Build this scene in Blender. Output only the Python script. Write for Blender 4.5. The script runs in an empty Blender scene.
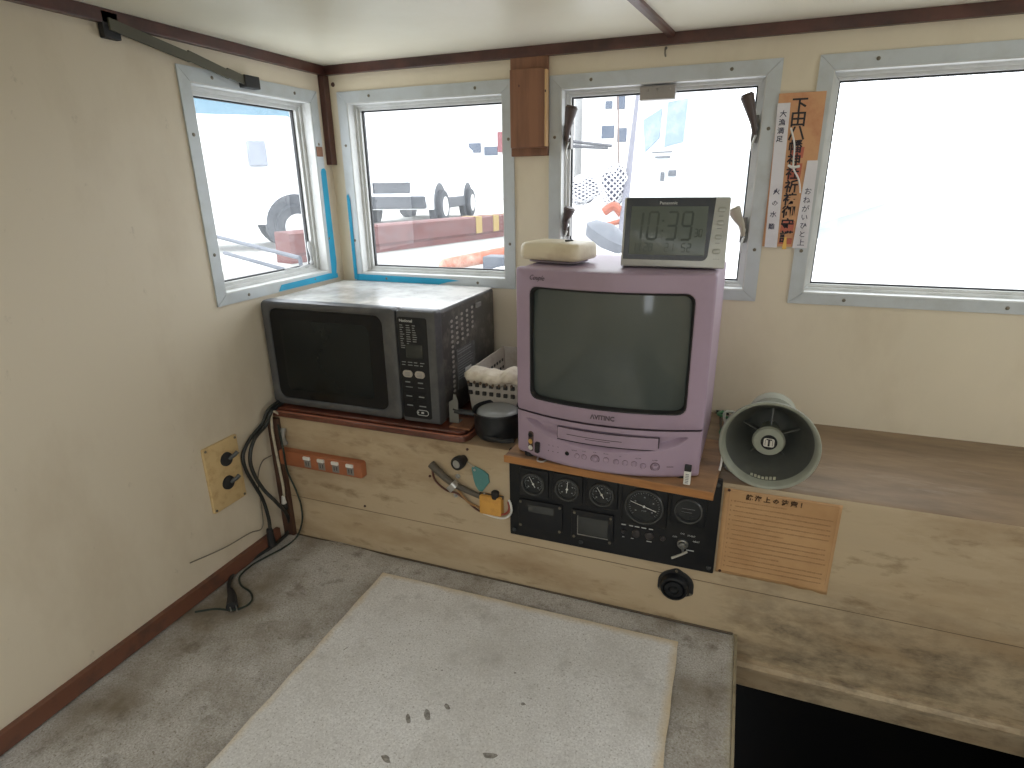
import bpy, bmesh, math, random
from mathutils import Vector, Matrix
random.seed(7)
PI = math.pi
COL = bpy.context.scene.collection
SC = bpy.context.scene

# ------------------------------------------------------------------ camera, sky, sun, exposure
H = 0.84
YAW, PITCH, ROLL, FPX = -0.36533441, 0.32887572, -0.01496404, 594.11
_f = Vector((math.sin(YAW)*math.cos(PITCH), math.cos(YAW)*math.cos(PITCH), -math.sin(PITCH)))
_r = Vector((math.cos(YAW), -math.sin(YAW), 0))
_u = _r.cross(_f)
RT = _r*math.cos(ROLL) + _u*math.sin(ROLL)
UP = -_r*math.sin(ROLL) + _u*math.cos(ROLL)
CAMP = Vector((0, 0, H))
cd = bpy.data.cameras.new('camera'); cam = bpy.data.objects.new('camera', cd); COL.objects.link(cam)
cd.sensor_width = 36; cd.sensor_fit = 'HORIZONTAL'; cd.lens = FPX/1024*36; cd.clip_start = 0.02; cd.clip_end = 300
m = Matrix((RT, UP, -_f)).transposed().to_4x4(); m.translation = CAMP
cam.matrix_world = m
SC.camera = cam
SC.view_settings.view_transform = 'Standard'; SC.view_settings.look = 'None'
SC.view_settings.gamma = 1; SC.view_settings.use_curve_mapping = False
SC.view_settings.exposure = -0.32
SC.cycles.max_bounces = 10; SC.cycles.diffuse_bounces = 6; SC.cycles.transparent_max_bounces = 12
SC.cycles.sample_clamp_indirect = 6.0

w = bpy.data.worlds.new('sky'); SC.world = w; w.use_nodes = True
bg = w.node_tree.nodes['Background']
bg.inputs[0].default_value = (0.91, 0.955, 1.0, 1); bg.inputs[1].default_value = 5.2
def portal(loc, rot, sx, sy):
    l = bpy.data.lights.new('window_portal', 'AREA'); l.shape = 'RECTANGLE'; l.size = sx; l.size_y = sy
    l.cycles.is_portal = True
    o = bpy.data.objects.new('window_portal', l); COL.objects.link(o); o.location = loc; o.rotation_euler = rot

def at(px, py, ax, val):
    """the point of the plane axis=val that the photograph shows at this pixel"""
    d = _f + RT*((px-512)/FPX) - UP*((py-384)/FPX)
    t = (val-CAMP[ax])/d[ax]
    return CAMP + d*t

# ------------------------------------------------------------------ materials
def nt(name):
    m = bpy.data.materials.new(name); m.use_nodes = True
    t = m.node_tree; b = t.nodes['Principled BSDF']
    return m, t, b
def N(t, ty, **k):
    n = t.nodes.new(ty)
    for a, v in k.items():
        if a in n.inputs: n.inputs[a].default_value = v
        else: setattr(n, a, v)
    return n
def noise(t, vec, scale, detail=5, rough=0.6, stretch=(1, 1, 1)):
    mp = N(t, 'ShaderNodeMapping'); mp.inputs['Scale'].default_value = stretch
    t.links.new(vec, mp.inputs[0])
    n = N(t, 'ShaderNodeTexNoise'); n.inputs['Scale'].default_value = scale
    n.inputs['Detail'].default_value = detail; n.inputs['Roughness'].default_value = rough
    t.links.new(mp.outputs[0], n.inputs['Vector'])
    return n.outputs[0]
def ramp(t, fac, a, b, c0=0.0, c1=1.0):
    r = N(t, 'ShaderNodeMapRange'); r.inputs[1].default_value = a; r.inputs[2].default_value = b
    r.inputs[3].default_value = c0; r.inputs[4].default_value = c1
    t.links.new(fac, r.inputs[0]); return r.outputs[0]
def mix(t, fac, A, B):
    x = N(t, 'ShaderNodeMix'); x.data_type = 'RGBA'
    for i, v in ((6, A), (7, B)):
        if isinstance(v, tuple): x.inputs[i].default_value = (*v[:3], 1)
        else: t.links.new(v, x.inputs[i])
    if isinstance(fac, (int, float)): x.inputs[0].default_value = fac
    else: t.links.new(fac, x.inputs[0])
    return x.outputs[2]
def bump(t, b, h, s=0.3, d=0.002):
    n = N(t, 'ShaderNodeBump'); n.inputs['Strength'].default_value = s; n.inputs['Distance'].default_value = d
    t.links.new(h, n.inputs['Height']); t.links.new(n.outputs[0], b.inputs['Normal'])
def M_(name, col, rough=0.5, metal=0.0, dirt=None, dscale=8, lo=.5, hi=.75, bumpy=0, stretch=(1, 1, 1), spec=0.5, coat=0):
    m, t, b = nt(name)
    b.inputs['Roughness'].default_value = rough; b.inputs['Metallic'].default_value = metal
    b.inputs['Specular IOR Level'].default_value = spec; b.inputs['Coat Weight'].default_value = coat
    g = N(t, 'ShaderNodeNewGeometry').outputs['Position']
    if dirt is None: dirt = tuple(c*0.8 for c in col)
    n = noise(t, g, dscale, 6, .62, stretch)
    t.links.new(mix(t, ramp(t, n, lo, hi), col, dirt), b.inputs['Base Color'])
    if bumpy: bump(t, b, noise(t, g, dscale*8, 4, .6, stretch), bumpy)
    return m
def layered(name, base, layers, rough=.5, bumps=None, spec=.4):
    """layers: (colour, scale, lo, hi, stretch, strength)"""
    m, t, b = nt(name); b.inputs['Roughness'].default_value = rough; b.inputs['Specular IOR Level'].default_value = spec
    g = N(t, 'ShaderNodeNewGeometry').outputs['Position']
    c = base
    for i, (col, s, lo, hi, st, k) in enumerate(layers):
        c = mix(t, ramp(t, noise(t, g, s, 6, .65, st), lo, hi, 0, k), c, col)
    t.links.new(c, b.inputs['Base Color'])
    if bumps: bump(t, b, noise(t, g, bumps[0], 4, .6, bumps[2] if len(bumps) > 2 else (1, 1, 1)), bumps[1])
    return m, t, b, g, c

cream = layered('cream_painted_ply', (.68, .61, .47), [((.54, .46, .33), 5, .5, .8, (1, 1, .5), .6), ((.75, .67, .52), 2, .45, .7, (1, 1, 1), .5),
                ((.25, .19, .11), 38, .70, .8, (1, 1, .35), .45)], .45, (40, .12))[0]
wall_low = layered('dirty_cream_ply', (.64, .57, .45), [((.46, .38, .27), 4, .5, .8, (1, 1, .5), .6), ((.2, .16, .11), 30, .66, .78, (1, 1, .6), .5)], .5, (30, .15))[0]
console_m, _t, _b, _g, _c = layered('stained_console_ply', (.49, .39, .26), [((.31, .21, .115), 7, .45, .7, (.45, 1, 1.4), .8), ((.56, .44, .28), 3, .5, .75, (.3, 1, 2.5), .55),
                ((.21, .14, .075), 22, .58, .74, (.5, 1, 1.4), .75), ((.14, .09, .045), 80, .64, .74, (.18, 1, 1.6), .5), ((.62, .52, .37), 60, .68, .78, (1, 1, .3), .45)], .55, (60, .25, (.3, 1, 1)))
# grime that has gathered along the right-hand end and the foot of the console
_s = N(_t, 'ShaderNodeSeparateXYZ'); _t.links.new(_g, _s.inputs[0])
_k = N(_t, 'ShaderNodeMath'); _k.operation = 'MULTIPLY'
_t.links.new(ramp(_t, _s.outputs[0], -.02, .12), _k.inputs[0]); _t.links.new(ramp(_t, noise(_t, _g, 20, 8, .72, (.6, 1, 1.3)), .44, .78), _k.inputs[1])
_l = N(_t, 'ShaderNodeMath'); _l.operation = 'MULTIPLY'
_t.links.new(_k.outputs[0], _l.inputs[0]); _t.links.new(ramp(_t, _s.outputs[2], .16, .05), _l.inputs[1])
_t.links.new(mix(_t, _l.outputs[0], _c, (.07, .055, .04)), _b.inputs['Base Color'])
ceil_m = M_('gloss_ceiling_board', (.80, .77, .64), .32, dirt=(.74, .70, .56), dscale=3, lo=.4, hi=.7, spec=.5)
maho = M_('mahogany_trim', (.095, .033, .024), .4, dirt=(.04, .014, .011), dscale=40, lo=.35, hi=.65, stretch=(.3, .3, .3), coat=.2)
board_m = M_('varnished_brown_board', (.16, .05, .03), .35, dirt=(.07, .025, .016), dscale=25, lo=.4, hi=.7, coat=.3)
pine = M_('honey_pine', (.25, .115, .06), .5, dirt=(.15, .065, .035), dscale=30, lo=.42, hi=.7, stretch=(1.6, 1, .12), bumpy=.1)
pine_edge = M_('pale_pine_edge', (.62, .4, .2), .5)
shelf_wood = M_('worn_shelf_wood', (.36, .2, .095), .55, dirt=(.12, .07, .04), dscale=14, lo=.4, hi=.66, stretch=(.4, 1.5, 1), bumpy=.15)
shelf_edge = M_('orange_wood_edge', (.42, .19, .06), .5, dirt=(.24, .1, .035), dscale=30, lo=.4, hi=.7, stretch=(.3, 1, 2))
alu = M_('grey_window_aluminium', (.52, .56, .58), .5, .2, dirt=(.43, .45, .44), dscale=14, lo=.45, hi=.8)
alu_in = M_('brushed_sash_aluminium', (.62, .63, .62), .5, .15, dirt=(.5, .51, .49), dscale=20)
rubber = M_('black_rubber', (.015, .015, .016), .6)
blk = M_('black_plastic', (.010, .011, .013), .4, dirt=(.020, .020, .020), dscale=18, spec=.3)
blk_gloss = M_('black_gloss', (.005, .006, .008), .10, spec=.35)
screwm = M_('tarnished_screw', (.2, .18, .14), .45, .7)
steel = M_('dull_steel', (.5, .5, .48), .35, .8)
tape = M_('blue_masking_tape', (.01, .3, .5), .55, dirt=(.01, .36, .56), dscale=10)
white_pl = M_('white_plastic', (.75, .74, .7), .4, dirt=(.6, .57, .5), dscale=20)
cream_pl = M_('yellowed_cream_plastic', (.76, .68, .50), .38, dirt=(.62, .52, .36), dscale=14)
orange_pl = M_('orange_brown_plastic', (.38, .135, .06), .42, dirt=(.28, .09, .04), dscale=18, lo=.4, hi=.7)
yellow_pl = M_('amber_plastic', (.66, .34, .07), .4, dirt=(.5, .24, .05), dscale=40)
teal = M_('faded_teal_plastic', (.09, .25, .24), .5, dirt=(.14, .3, .28), dscale=60)
mauve = M_('faded_mauve_plastic', (.385, .288, .378), .42, dirt=(.34, .255, .32), dscale=9, lo=.45, hi=.75)
mauve_d = M_('mauve_plastic_shaded_tone', (.33, .22, .29), .45)
tv_glass = M_('grey_picture_tube', (.078, .092, .088), .09, dirt=(.095, .108, .10), dscale=6, spec=.55)
mw_grey = M_('metallic_charcoal', (.095, .098, .104), .38, .35, dirt=(.15, .15, .148), dscale=20, lo=.45, hi=.75)
mw_top, _t, _b, _g, _c = layered('dusty_sheen_charcoal_top', (.42, .40, .37), [((.82, .79, .74), 9, .38, .62, (1, 1, 1), .85), ((.12, .11, .1), 60, .62, .72, (1, 1, 1), .5)], .27, None, .8)  # dust, whitened further to paint in the window sheen on the top
mw_side = M_('grimy_charcoal_side', (.075, .072, .07), .42, .3, dirt=(.19, .18, .16), dscale=42, lo=.5, hi=.72)
grey_txt = M_('pale_grey_print', (.55, .56, .55), .5)
dim_txt = M_('dim_grey_print', (.24, .25, .25), .5)
dark_txt = M_('dark_print', (.05, .035, .045), .5)
white_txt = M_('white_print', (.85, .85, .84), .5)
lcd = M_('grey_green_lcd', (.125, .148, .135), .22, dirt=(.118, .14, .128), spec=.5)
lcd_seg = M_('lcd_segment', (.105, .122, .115), .6, spec=0)
silver = M_('silver_plastic', (.52, .53, .5), .38, .3)
horn_m = M_('grey_green_horn', (.33, .35, .29), .42, dirt=(.25, .26, .21), dscale=14, lo=.4, hi=.7)
horn_in = M_('dark_horn_inside', (.10, .105, .095), .45, dirt=(.14, .145, .125), dscale=14)
paper_m = M_('tan_notice_paper', (.56, .34, .165), .7, dirt=(.45, .25, .11), dscale=10, lo=.4, hi=.75)
paper_w = M_('white_charm_paper', (.72, .71, .74), .7, dirt=(.62, .6, .62), dscale=20)
paper_o = M_('orange_charm_paper', (.62, .34, .17), .65, dirt=(.5, .2, .1), dscale=20)
ink = M_('brush_ink', (.03, .025, .03), .7)
ink_br = M_('brown_print', (.09, .045, .02), .7)
red_m = M_('red_print', (.5, .05, .04), .6)
gold = M_('gold_paper', (.8, .5, .12), .45, .3)
cordm = M_('black_cord', (.02, .022, .02), .45)
cordw = M_('grimy_white_cord', (.5, .45, .34), .5, dirt=(.3, .26, .2), dscale=60)
cordg = M_('green_cable', (.03, .16, .06), .5)
cordr = M_('red_wire', (.3, .06, .04), .5)
potm = M_('black_enamel', (.014, .016, .018), .28, dirt=(.035, .035, .035), dscale=30)
basketm = M_('grey_white_plastic_basket', (.5, .46, .4), .5, dirt=(.36, .3, .24), dscale=25)
cloth = M_('cream_cloth', (.82, .75, .62), .8, dirt=(.6, .5, .37), dscale=50, bumpy=.3)
gauge_face = M_('gauge_face', (.013, .015, .016), .25)
gauge_glass_ring = M_('gauge_ring', (.085, .088, .088), .25, .4)
visor = M_('dusty_olive_strap', (.09, .085, .06), .6)

def speckle(name, base, lt, dk, stain, wear=0.5, edge=None):
    m, t, b = nt(name); b.inputs['Roughness'].default_value = .55; b.inputs['Specular IOR Level'].default_value = .35
    g = N(t, 'ShaderNodeNewGeometry').outputs['Position']
    c = mix(t, ramp(t, noise(t, g, 330, 2, .5), .42, .64), base, lt)
    c = mix(t, ramp(t, noise(t, g, 260, 2, .5), .60, .70), c, dk)
    c = mix(t, ramp(t, noise(t, g, 4.5, 6, .6), .42, .66, 0, wear), c, stain)
    c = mix(t, ramp(t, noise(t, g, 16, 6, .7), .55, .75, 0, wear*.9), c, tuple(k*.6 for k in stain))
    if edge:
        x0, x1, y0, y1, col, wd = edge
        s = N(t, 'ShaderNodeSeparateXYZ'); t.links.new(g, s.inputs[0])
        n = noise(t, g, 30, 5, .6)
        for o, e, sg in ((0, x0, 1), (0, x1, -1), (1, y0, 1), (1, y1, -1)):
            a = N(t, 'ShaderNodeMath'); a.operation = 'MULTIPLY_ADD'; a.inputs[1].default_value = sg; a.inputs[2].default_value = -sg*e
            t.links.new(s.outputs[o], a.inputs[0])
            d = N(t, 'ShaderNodeMath'); d.operation = 'MULTIPLY_ADD'; d.inputs[1].default_value = -wd*2
            t.links.new(n, d.inputs[0]); t.links.new(a.outputs[0], d.inputs[2])
            c = mix(t, ramp(t, d.outputs[0], -wd*1.2, wd*.35, .75, 0), c, col)
    t.links.new(c, b.inputs['Base Color'])
    bump(t, b, noise(t, g, 120, 3, .6), .12)
    return m
floor_m = speckle('speckled_vinyl', (.40, .38, .345), (.54, .525, .50), (.24, .21, .17), (.185, .15, .105), .95, (-2, .0665, -2, 1.2, (.36, .32, .21), .012))
mat_m = speckle('pale_speckled_vinyl', (.64, .63, .615), (.78, .775, .76), (.42, .40, .37), (.43, .405, .36), .45, (-.683, -.035, .2, .955, (.6, .47, .28), .012))

def glass_mat(name, film, k):
    """clear glass; its salt and dust film also imitates glare haze"""
    m = bpy.data.materials.new(name); m.use_nodes = True; t = m.node_tree; t.nodes.clear()
    out = N(t, 'ShaderNodeOutputMaterial'); tr = N(t, 'ShaderNodeBsdfTransparent'); tl = N(t, 'ShaderNodeBsdfTranslucent')
    tl.inputs[0].default_value = (*film, 1)
    gl = N(t, 'ShaderNodeBsdfGlossy'); gl.inputs['Roughness'].default_value = .03
    g = N(t, 'ShaderNodeNewGeometry').outputs['Position']
    m1 = N(t, 'ShaderNodeMixShader'); t.links.new(ramp(t, noise(t, g, 25, 6, .7, (1, 1, 2)), .35, .8, k*.5, k*1.6), m1.inputs[0])
    t.links.new(tr.outputs[0], m1.inputs[1]); t.links.new(tl.outputs[0], m1.inputs[2])
    m2 = N(t, 'ShaderNodeMixShader'); m2.inputs[0].default_value = .04
    t.links.new(m1.outputs[0], m2.inputs[1]); t.links.new(gl.outputs[0], m2.inputs[2]); t.links.new(m2.outputs[0], out.inputs[0])
    return m
pane_m = glass_mat('salty_glare_glass', (.9, .93, .96), .06)  # dirty film, with the outside glare put into its whiteness

# ------------------------------------------------------------------ mesh helpers
def new(): return bmesh.new()
I4 = Matrix.Identity(4)
def frame(o, x, y):
    x = Vector(x).normalized(); y = Vector(y); z = x.cross(y).normalized(); y = z.cross(x)
    m = Matrix((x, y, z)).transposed().to_4x4(); m.translation = Vector(o); return m
def poly(bm, pts, M=I4):
    return bm.faces.new([bm.verts.new(M @ Vector(p)) for p in pts])
def box(bm, x0, x1, y0, y1, z0, z1, M=I4):
    v = [bm.verts.new(M @ Vector((x, y, z))) for x in (x0, x1) for y in (y0, y1) for z in (z0, z1)]
    for f in ((0, 1, 3, 2), (4, 6, 7, 5), (0, 4, 5, 1), (2, 3, 7, 6), (0, 2, 6, 4), (1, 5, 7, 3)):
        bm.faces.new([v[i] for i in f])
def loft(bm, rings, c0=True, c1=True, M=I4, closed=False):
    R = [[bm.verts.new(M @ Vector(p)) for p in r] for r in rings]
    n = len(R[0]); k = len(R)
    for i in range(k if closed else k-1):
        a, b = R[i], R[(i+1) % k]
        for j in range(n):
            bm.faces.new((a[j], a[(j+1) % n], b[(j+1) % n], b[j]))
    if not closed:
        if c0: bm.faces.new(list(reversed(R[0])))
        if c1: bm.faces.new(R[-1])
    return R
def rr(w, h, r, n=5, cx=0, cy=0):
    out = []
    for sx, sy, a0 in ((1, 1, 0), (-1, 1, 90), (-1, -1, 180), (1, -1, 270)):
        for i in range(n+1):
            a = math.radians(a0+90*i/n)
            out.append((cx+sx*(w/2-r)+r*math.cos(a), cy+sy*(h/2-r)+r*math.sin(a)))
    return out
def prism(bm, pts, z0, z1, M=I4):
    loft(bm, [[(x, y, z0) for x, y in pts], [(x, y, z1) for x, y in pts]], M=M)
def rbox(bm, w, h, r, z0, z1, M=I4, e=None, cx=0, cy=0, n=5):
    """rounded slab in local xy, softened at the z1 side"""
    if e is None: e = min(.0015, r*.5, abs(z1-z0)*.4)
    s = 1 if z1 > z0 else -1
    rings = [[(x, y, z0) for x, y in rr(w, h, r, n, cx, cy)], [(x, y, z1-s*e) for x, y in rr(w, h, r, n, cx, cy)],
             [(x, y, z1-s*e*.3) for x, y in rr(w-.6*e, h-.6*e, max(r-.3*e, 1e-5), n, cx, cy)], [(x, y, z1) for x, y in rr(w-2*e, h-2*e, max(r-e, 1e-5), n, cx, cy)]]
    loft(bm, rings, M=M)
def circ(r, n=24, cx=0, cy=0): return [(cx+r*math.cos(2*PI*i/n), cy+r*math.sin(2*PI*i/n)) for i in range(n)]
def lathe(bm, prof, M=I4, n=32, c0=True, c1=True):
    loft(bm, [[(x, y, h) for x, y in circ(max(r, 1e-5), n)] for r, h in prof], c0, c1, M)
def smooth_pts(P, k=6):
    P = [Vector(p) for p in P]; out = []
    for i in range(len(P)-1):
        p0 = P[max(i-1, 0)]; p1 = P[i]; p2 = P[i+1]; p3 = P[min(i+2, len(P)-1)]
        for j in range(k):
            t = j/k
            out.append(.5*((2*p1)+(p2-p0)*t+(2*p0-5*p1+4*p2-p3)*t*t+(3*p1-p0-3*p2+p3)*t**3))
    out.append(P[-1]); return out
def tube(bm, P, r, n=8, k=6, flat=1.0):
    P = smooth_pts(P, k) if k > 1 else [Vector(p) for p in P]
    rr_ = r if callable(r) else (lambda t: r)
    T = (P[1]-P[0]).normalized(); U = T.orthogonal().normalized(); rings = []
    for i, p in enumerate(P):
        t2 = (P[min(i+1, len(P)-1)]-P[max(i-1, 0)])
        if t2.length > 1e-9: t2.normalize()
        else: t2 = T
        U = (U - t2*U.dot(t2)).normalized(); V = t2.cross(U); T = t2; rad = rr_(i/(len(P)-1))
        rings.append([p+U*math.cos(2*PI*j/n)*rad+V*math.sin(2*PI*j/n)*rad*flat for j in range(n)])
    loft(bm, rings)
def ringframe(bm, P, o, i, d0, d1):
    """four mitred members; o, i = (u0,u1,v0,v1) outer and inner; P(u,v,d) -> point"""
    O = [(o[0], o[2]), (o[1], o[2]), (o[1], o[3]), (o[0], o[3])]; I = [(i[0], i[2]), (i[1], i[2]), (i[1], i[3]), (i[0], i[3])]
    g = .0004
    for k in range(4):
        a, b, c, d = O[k], O[(k+1) % 4], I[(k+1) % 4], I[k]
        ux, uy = b[0]-a[0], b[1]-a[1]; L = math.hypot(ux, uy); ux, uy = ux/L*g, uy/L*g
        q = [(a[0]+ux, a[1]+uy), (b[0]-ux, b[1]-uy), (c[0]-ux, c[1]-uy), (d[0]+ux, d[1]+uy)]
        loft(bm, [[P(x, y, d0) for x, y in q], [P(x, y, d1) for x, y in q]])

ORIG = {}
def finish(name, bm, mat, parent=None, bevel=0, smooth=True, ang=35, base=None, solid=0):
    bmesh.ops.recalc_face_normals(bm, faces=bm.faces)
    if parent is not None: o0 = ORIG[parent]
    elif base is not None: o0 = Vector(base)
    else:
        xs = [v.co for v in bm.verts]
        o0 = Vector(((min(p.x for p in xs)+max(p.x for p in xs))/2, (min(p.y for p in xs)+max(p.y for p in xs))/2, min(p.z for p in xs)))
    for v in bm.verts: v.co -= o0
    me = bpy.data.meshes.new(name); bm.to_mesh(me); bm.free()
    mats = mat if isinstance(mat, (list, tuple)) else [mat]
    for x in mats: me.materials.append(x)
    if smooth:
        me.polygons.foreach_set('use_smooth', [True]*len(me.polygons)); me.set_sharp_from_angle(angle=math.radians(ang))
    o = bpy.data.objects.new(name, me); COL.objects.link(o)
    if bevel:
        b = o.modifiers.new('bevel', 'BEVEL'); b.width = bevel; b.segments = 2; b.limit_method = 'ANGLE'; b.angle_limit = math.radians(40)
    if parent is not None: o.parent = parent; ORIG[o] = o0
    else: o.location = o0; ORIG[o] = o0
    return o
def tag(o, label, cat, group=None):
    o['label'] = label; o['category'] = cat
    if group: o['group'] = group
    return o
def thing(name, loc, label, cat, group=None):
    o = bpy.data.objects.new(name, None); COL.objects.link(o); o.location = loc; o.empty_display_size = .02; ORIG[o] = Vector(loc)
    return tag(o, label, cat, group)
def struct(name, bm, mat, **k):
    o = finish(name, bm, mat, **k)
    if o.parent is None: o['kind'] = 'structure'
    return o
def text(bm, s, size, M, ax='CENTER', ay='CENTER', sx=1.0, shear=0, res=2, bold=0, ext=.00012):
    c = bpy.data.curves.new('t', 'FONT'); c.body = s; c.size = size; c.align_x = ax; c.align_y = ay
    c.resolution_u = res; c.extrude = ext; c.shear = shear; c.offset = bold
    o = bpy.data.objects.new('t', c); COL.objects.link(o)
    dg = bpy.context.evaluated_depsgraph_get(); me = bpy.data.meshes.new_from_object(o.evaluated_get(dg))
    me.transform(M @ Matrix.Diagonal((sx, 1, 1, 1)))
    bm.from_mesh(me)
    bpy.data.objects.remove(o); bpy.data.curves.remove(c); bpy.data.meshes.remove(me)
def FRONT(x, y, z): return frame((x, y, z), (1, 0, 0), (0, 0, 1))       # text readable from inside, local z points at the viewer

# ------------------------------------------------------------------ the room
YW, XL, XR, YB, ZC = 1.368, -1.012, 1.02, -1.25, 1.113
YC, ZT = 1.025, .324
WT = .055
wins_front = [(-.949, -.535), (-.399, .013), (.128, .56)]
wz0, wz1 = .611, 1.028
bm = new()
xs = [XL-WT]+[v for w_ in wins_front for v in w_]+[XR+WT]
box(bm, XL-WT, XR+WT, YW, YW+WT, -.7, wz0); box(bm, XL-WT, XR+WT, YW, YW+WT, wz1, ZC+.1)
for i in range(0, len(xs), 2): box(bm, xs[i], xs[i+1], YW, YW+WT, wz0, wz1)
struct('wall_front', bm, cream, smooth=False)
LW = (.955, 1.305); LZ0 = .622
bm = new()
box(bm, XL-WT, XL, YB, YW, -.7, LZ0); box(bm, XL-WT, XL, YB, YW, wz1, ZC+.1); box(bm, XL-WT, XL, YB, LW[0], LZ0, wz1); box(bm, XL-WT, XL, LW[1], YW, LZ0, wz1)
struct('wall_left', bm, wall_low, smooth=False)
bm = new()
box(bm, XR, XR+WT, YB, YW, -.7, .55); box(bm, XR, XR+WT, YB, YW, 1.03, ZC+.1); box(bm, XR, XR+WT, YB, .55, .55, 1.03); box(bm, XR, XR+WT, 1.1, YW, .55, 1.03)
struct('wall_right', bm, cream, smooth=False)
bm = new()
box(bm, XL-WT, XR+WT, YB-WT, YB, .9, ZC+.1); box(bm, XL-WT, XR+WT, YB-WT, YB, -.7, .55); box(bm, XL-WT, .3, YB-WT, YB, .55, .9); box(bm, .52, XR+WT, YB-WT, YB, .55, .9)
struct('wall_back', bm, cream, smooth=False)
HX0, HX1, HY0, HY1 = -.75, .85, -1.15, -.35      # unseen hatch added behind the camera to let in sky light
bm = new(); box(bm, XL-WT, XR+WT, HY1, YW+WT, ZC, ZC+.05); box(bm, XL-WT, XR+WT, YB-WT, HY0, ZC, ZC+.05); box(bm, XL-WT, HX0, HY0, HY1, ZC, ZC+.05); box(bm, HX1, XR+WT, HY0, HY1, ZC, ZC+.05)
struct('ceiling', bm, ceil_m, smooth=False)
# bench top covered in vinyl (the floor of the view) with the dark well to its right
EX = .0665
bm = new()
nx, ny = 60, 60
def bench_z(x, y):
    z = .0018*math.sin(x*9+y*5)*math.sin(y*7)
    k = max(0, min(1, (-.70-x)/.08))*max(0, min(1, (x+.93)/.07))
    z += k*(.0045+.0045*math.sin((x+.35*y+1)*34)*max(0, min(1, (1.0-y)/.1)))
    return z + (.004*max(0, 1-abs((y-1.0)/.03)) if x < -.6 else 0)
g = [[bm.verts.new((XL+(EX-XL)*i/nx, YB+(YC-YB)*(j/ny)**.5, bench_z(XL+(EX-XL)*i/nx, YB+(YC-YB)*(j/ny)**.5)*(1 if 0 < i < nx else 0))) for j in range(ny+1)] for i in range(nx+1)]
for i in range(nx):
    for j in range(ny): bm.faces.new((g[i][j], g[i+1][j], g[i+1][j+1], g[i][j+1]))
box(bm, XL, EX, YB, YC, -.04, -.003)
struct('floor', bm, floor_m, ang=80)
well_shade = M_('shade_black_well_boards', (.006, .006, .006), .7, dirt=(.008, .007, .006), dscale=8, spec=0)  # near-black: the well's darkness is painted into the board colour
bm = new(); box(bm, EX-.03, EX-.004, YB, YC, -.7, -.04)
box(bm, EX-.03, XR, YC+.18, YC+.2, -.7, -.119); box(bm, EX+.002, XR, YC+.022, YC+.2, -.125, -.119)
struct('wall_well', bm, well_shade, smooth=False)
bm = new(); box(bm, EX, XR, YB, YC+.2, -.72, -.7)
struct('floor_well', bm, well_shade, smooth=False)
bm = new(); box(bm, .55, XR, YB, YC-.02, -.7, -.0)
struct('floor_right_bench', bm, floor_m, smooth=False)
# metal strip along the bench edge
bm = new(); box(bm, EX-.0035, EX+.002, .25, YC-.002, -.03, .0025)
struct('trim_1', bm, M_('worn_edge_strip', (.33, .29, .2), .4, .3, dirt=(.16, .13, .09), dscale=30), bevel=.0008)

# console: front board and top board
bm = new()
n = 40
prof = [(YC, -.04), (YC, ZT-.012), (YC+.003, ZT-.004), (YC+.011, ZT), (YW, ZT), (YW, ZT-.02), (YC+.02, ZT-.03), (YC+.02, -.04)]
loft(bm, [[(XL+(XR-XL)*i/n, y, z) for y, z in prof] for i in range(n+1)])
top_wood = layered('worn_console_top', (.27, .19, .115), [((.12, .08, .05), 9, .4, .7, (.4, 1.5, 1), .8), ((.42, .34, .25), 14, .55, .75, (.4, 1.5, 1), .5)], .5, (50, .2, (.3, 1.5, 1)))[0]
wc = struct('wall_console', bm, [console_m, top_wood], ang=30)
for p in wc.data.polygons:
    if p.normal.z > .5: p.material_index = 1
bm = new(); tube(bm, [(XL+.03, YC-.0006, .112), (-.5, YC-.0004, .109), (-.1, YC-.0005, .106), (.4, YC-.0005, .104), (XR, YC-.0005, .1)], .0007, 5)
struct('trim_9', bm, M_('dark_board_joint', (.17, .12, .07), .7))
bm = new()
box(bm, EX-.001, XR, YC+.004, YC+.022, -.06, -.04)
lip = [(YC+.02, -.055), (YC-.006, -.056), (YC-.014, -.061), (YC-.014, -.068), (YC+.02, -.075)]
loft(bm, [[(x, y, z) for y, z in lip] for x in (EX+.002, XR)])
box(bm, EX+.002, XR, YC, YC+.022, -.118, -.07)
struct('trim_2', bm, [console_m], smooth=False)
# thin dark seam line of the vinyl against the console is a bead of sealant
bm = new(); tube(bm, [(XL+.03, YC-.003, .002), (-.8, YC-.004, .003), (-.5, YC-.003, .002), (-.2, YC-.003, .002), (.06, YC-.003, .002)], .0022, 6)
struct('trim_3', bm, M_('grimy_sealant', (.09, .065, .04), .6))

# brown trims
bm = new(); box(bm, XL+.014, XR, YW-.014, YW, ZC-.021, ZC)
struct('trim_4', bm, maho, bevel=.001)
bm = new(); box(bm, XL, XL+.014, YB, YW, ZC-.021, ZC)
struct('trim_5', bm, maho, bevel=.001)
bm = new(); box(bm, XL, XL+.016, YW-.022, YW, .886, ZC-.021)
struct('trim_6', bm, maho, bevel=.001)
def ceiling_batten(x0, x1):
    bm = new()
    a = Vector((x0, YW-.014, 0)); b = Vector((x1, HY1, 0)); d = (b-a).normalized(); s = Vector((-d.y, d.x, 0))*.008
    prf = [(-1, 0), (-1, -.006), (-.6, -.009), (.6, -.009), (1, -.006), (1, 0)]
    loft(bm, [[p+s*u+Vector((0, 0, ZC+v)) for u, v in prf] for p in (a, b)])
    return bm
struct('trim_7', ceiling_batten(-.172, -.34), maho, smooth=False)
bm = new(); box(bm, XL, XL+.012, YB, .99, 0.003, .036)
struct('baseboard_left', bm, M_('scuffed_red_brown_skirting', (.15, .06, .035), .5, dirt=(.07, .04, .03), dscale=25), bevel=.001)
bm = new(); box(bm, XL, XL+.03, YC-.012, YC, .0, .318)
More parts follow.
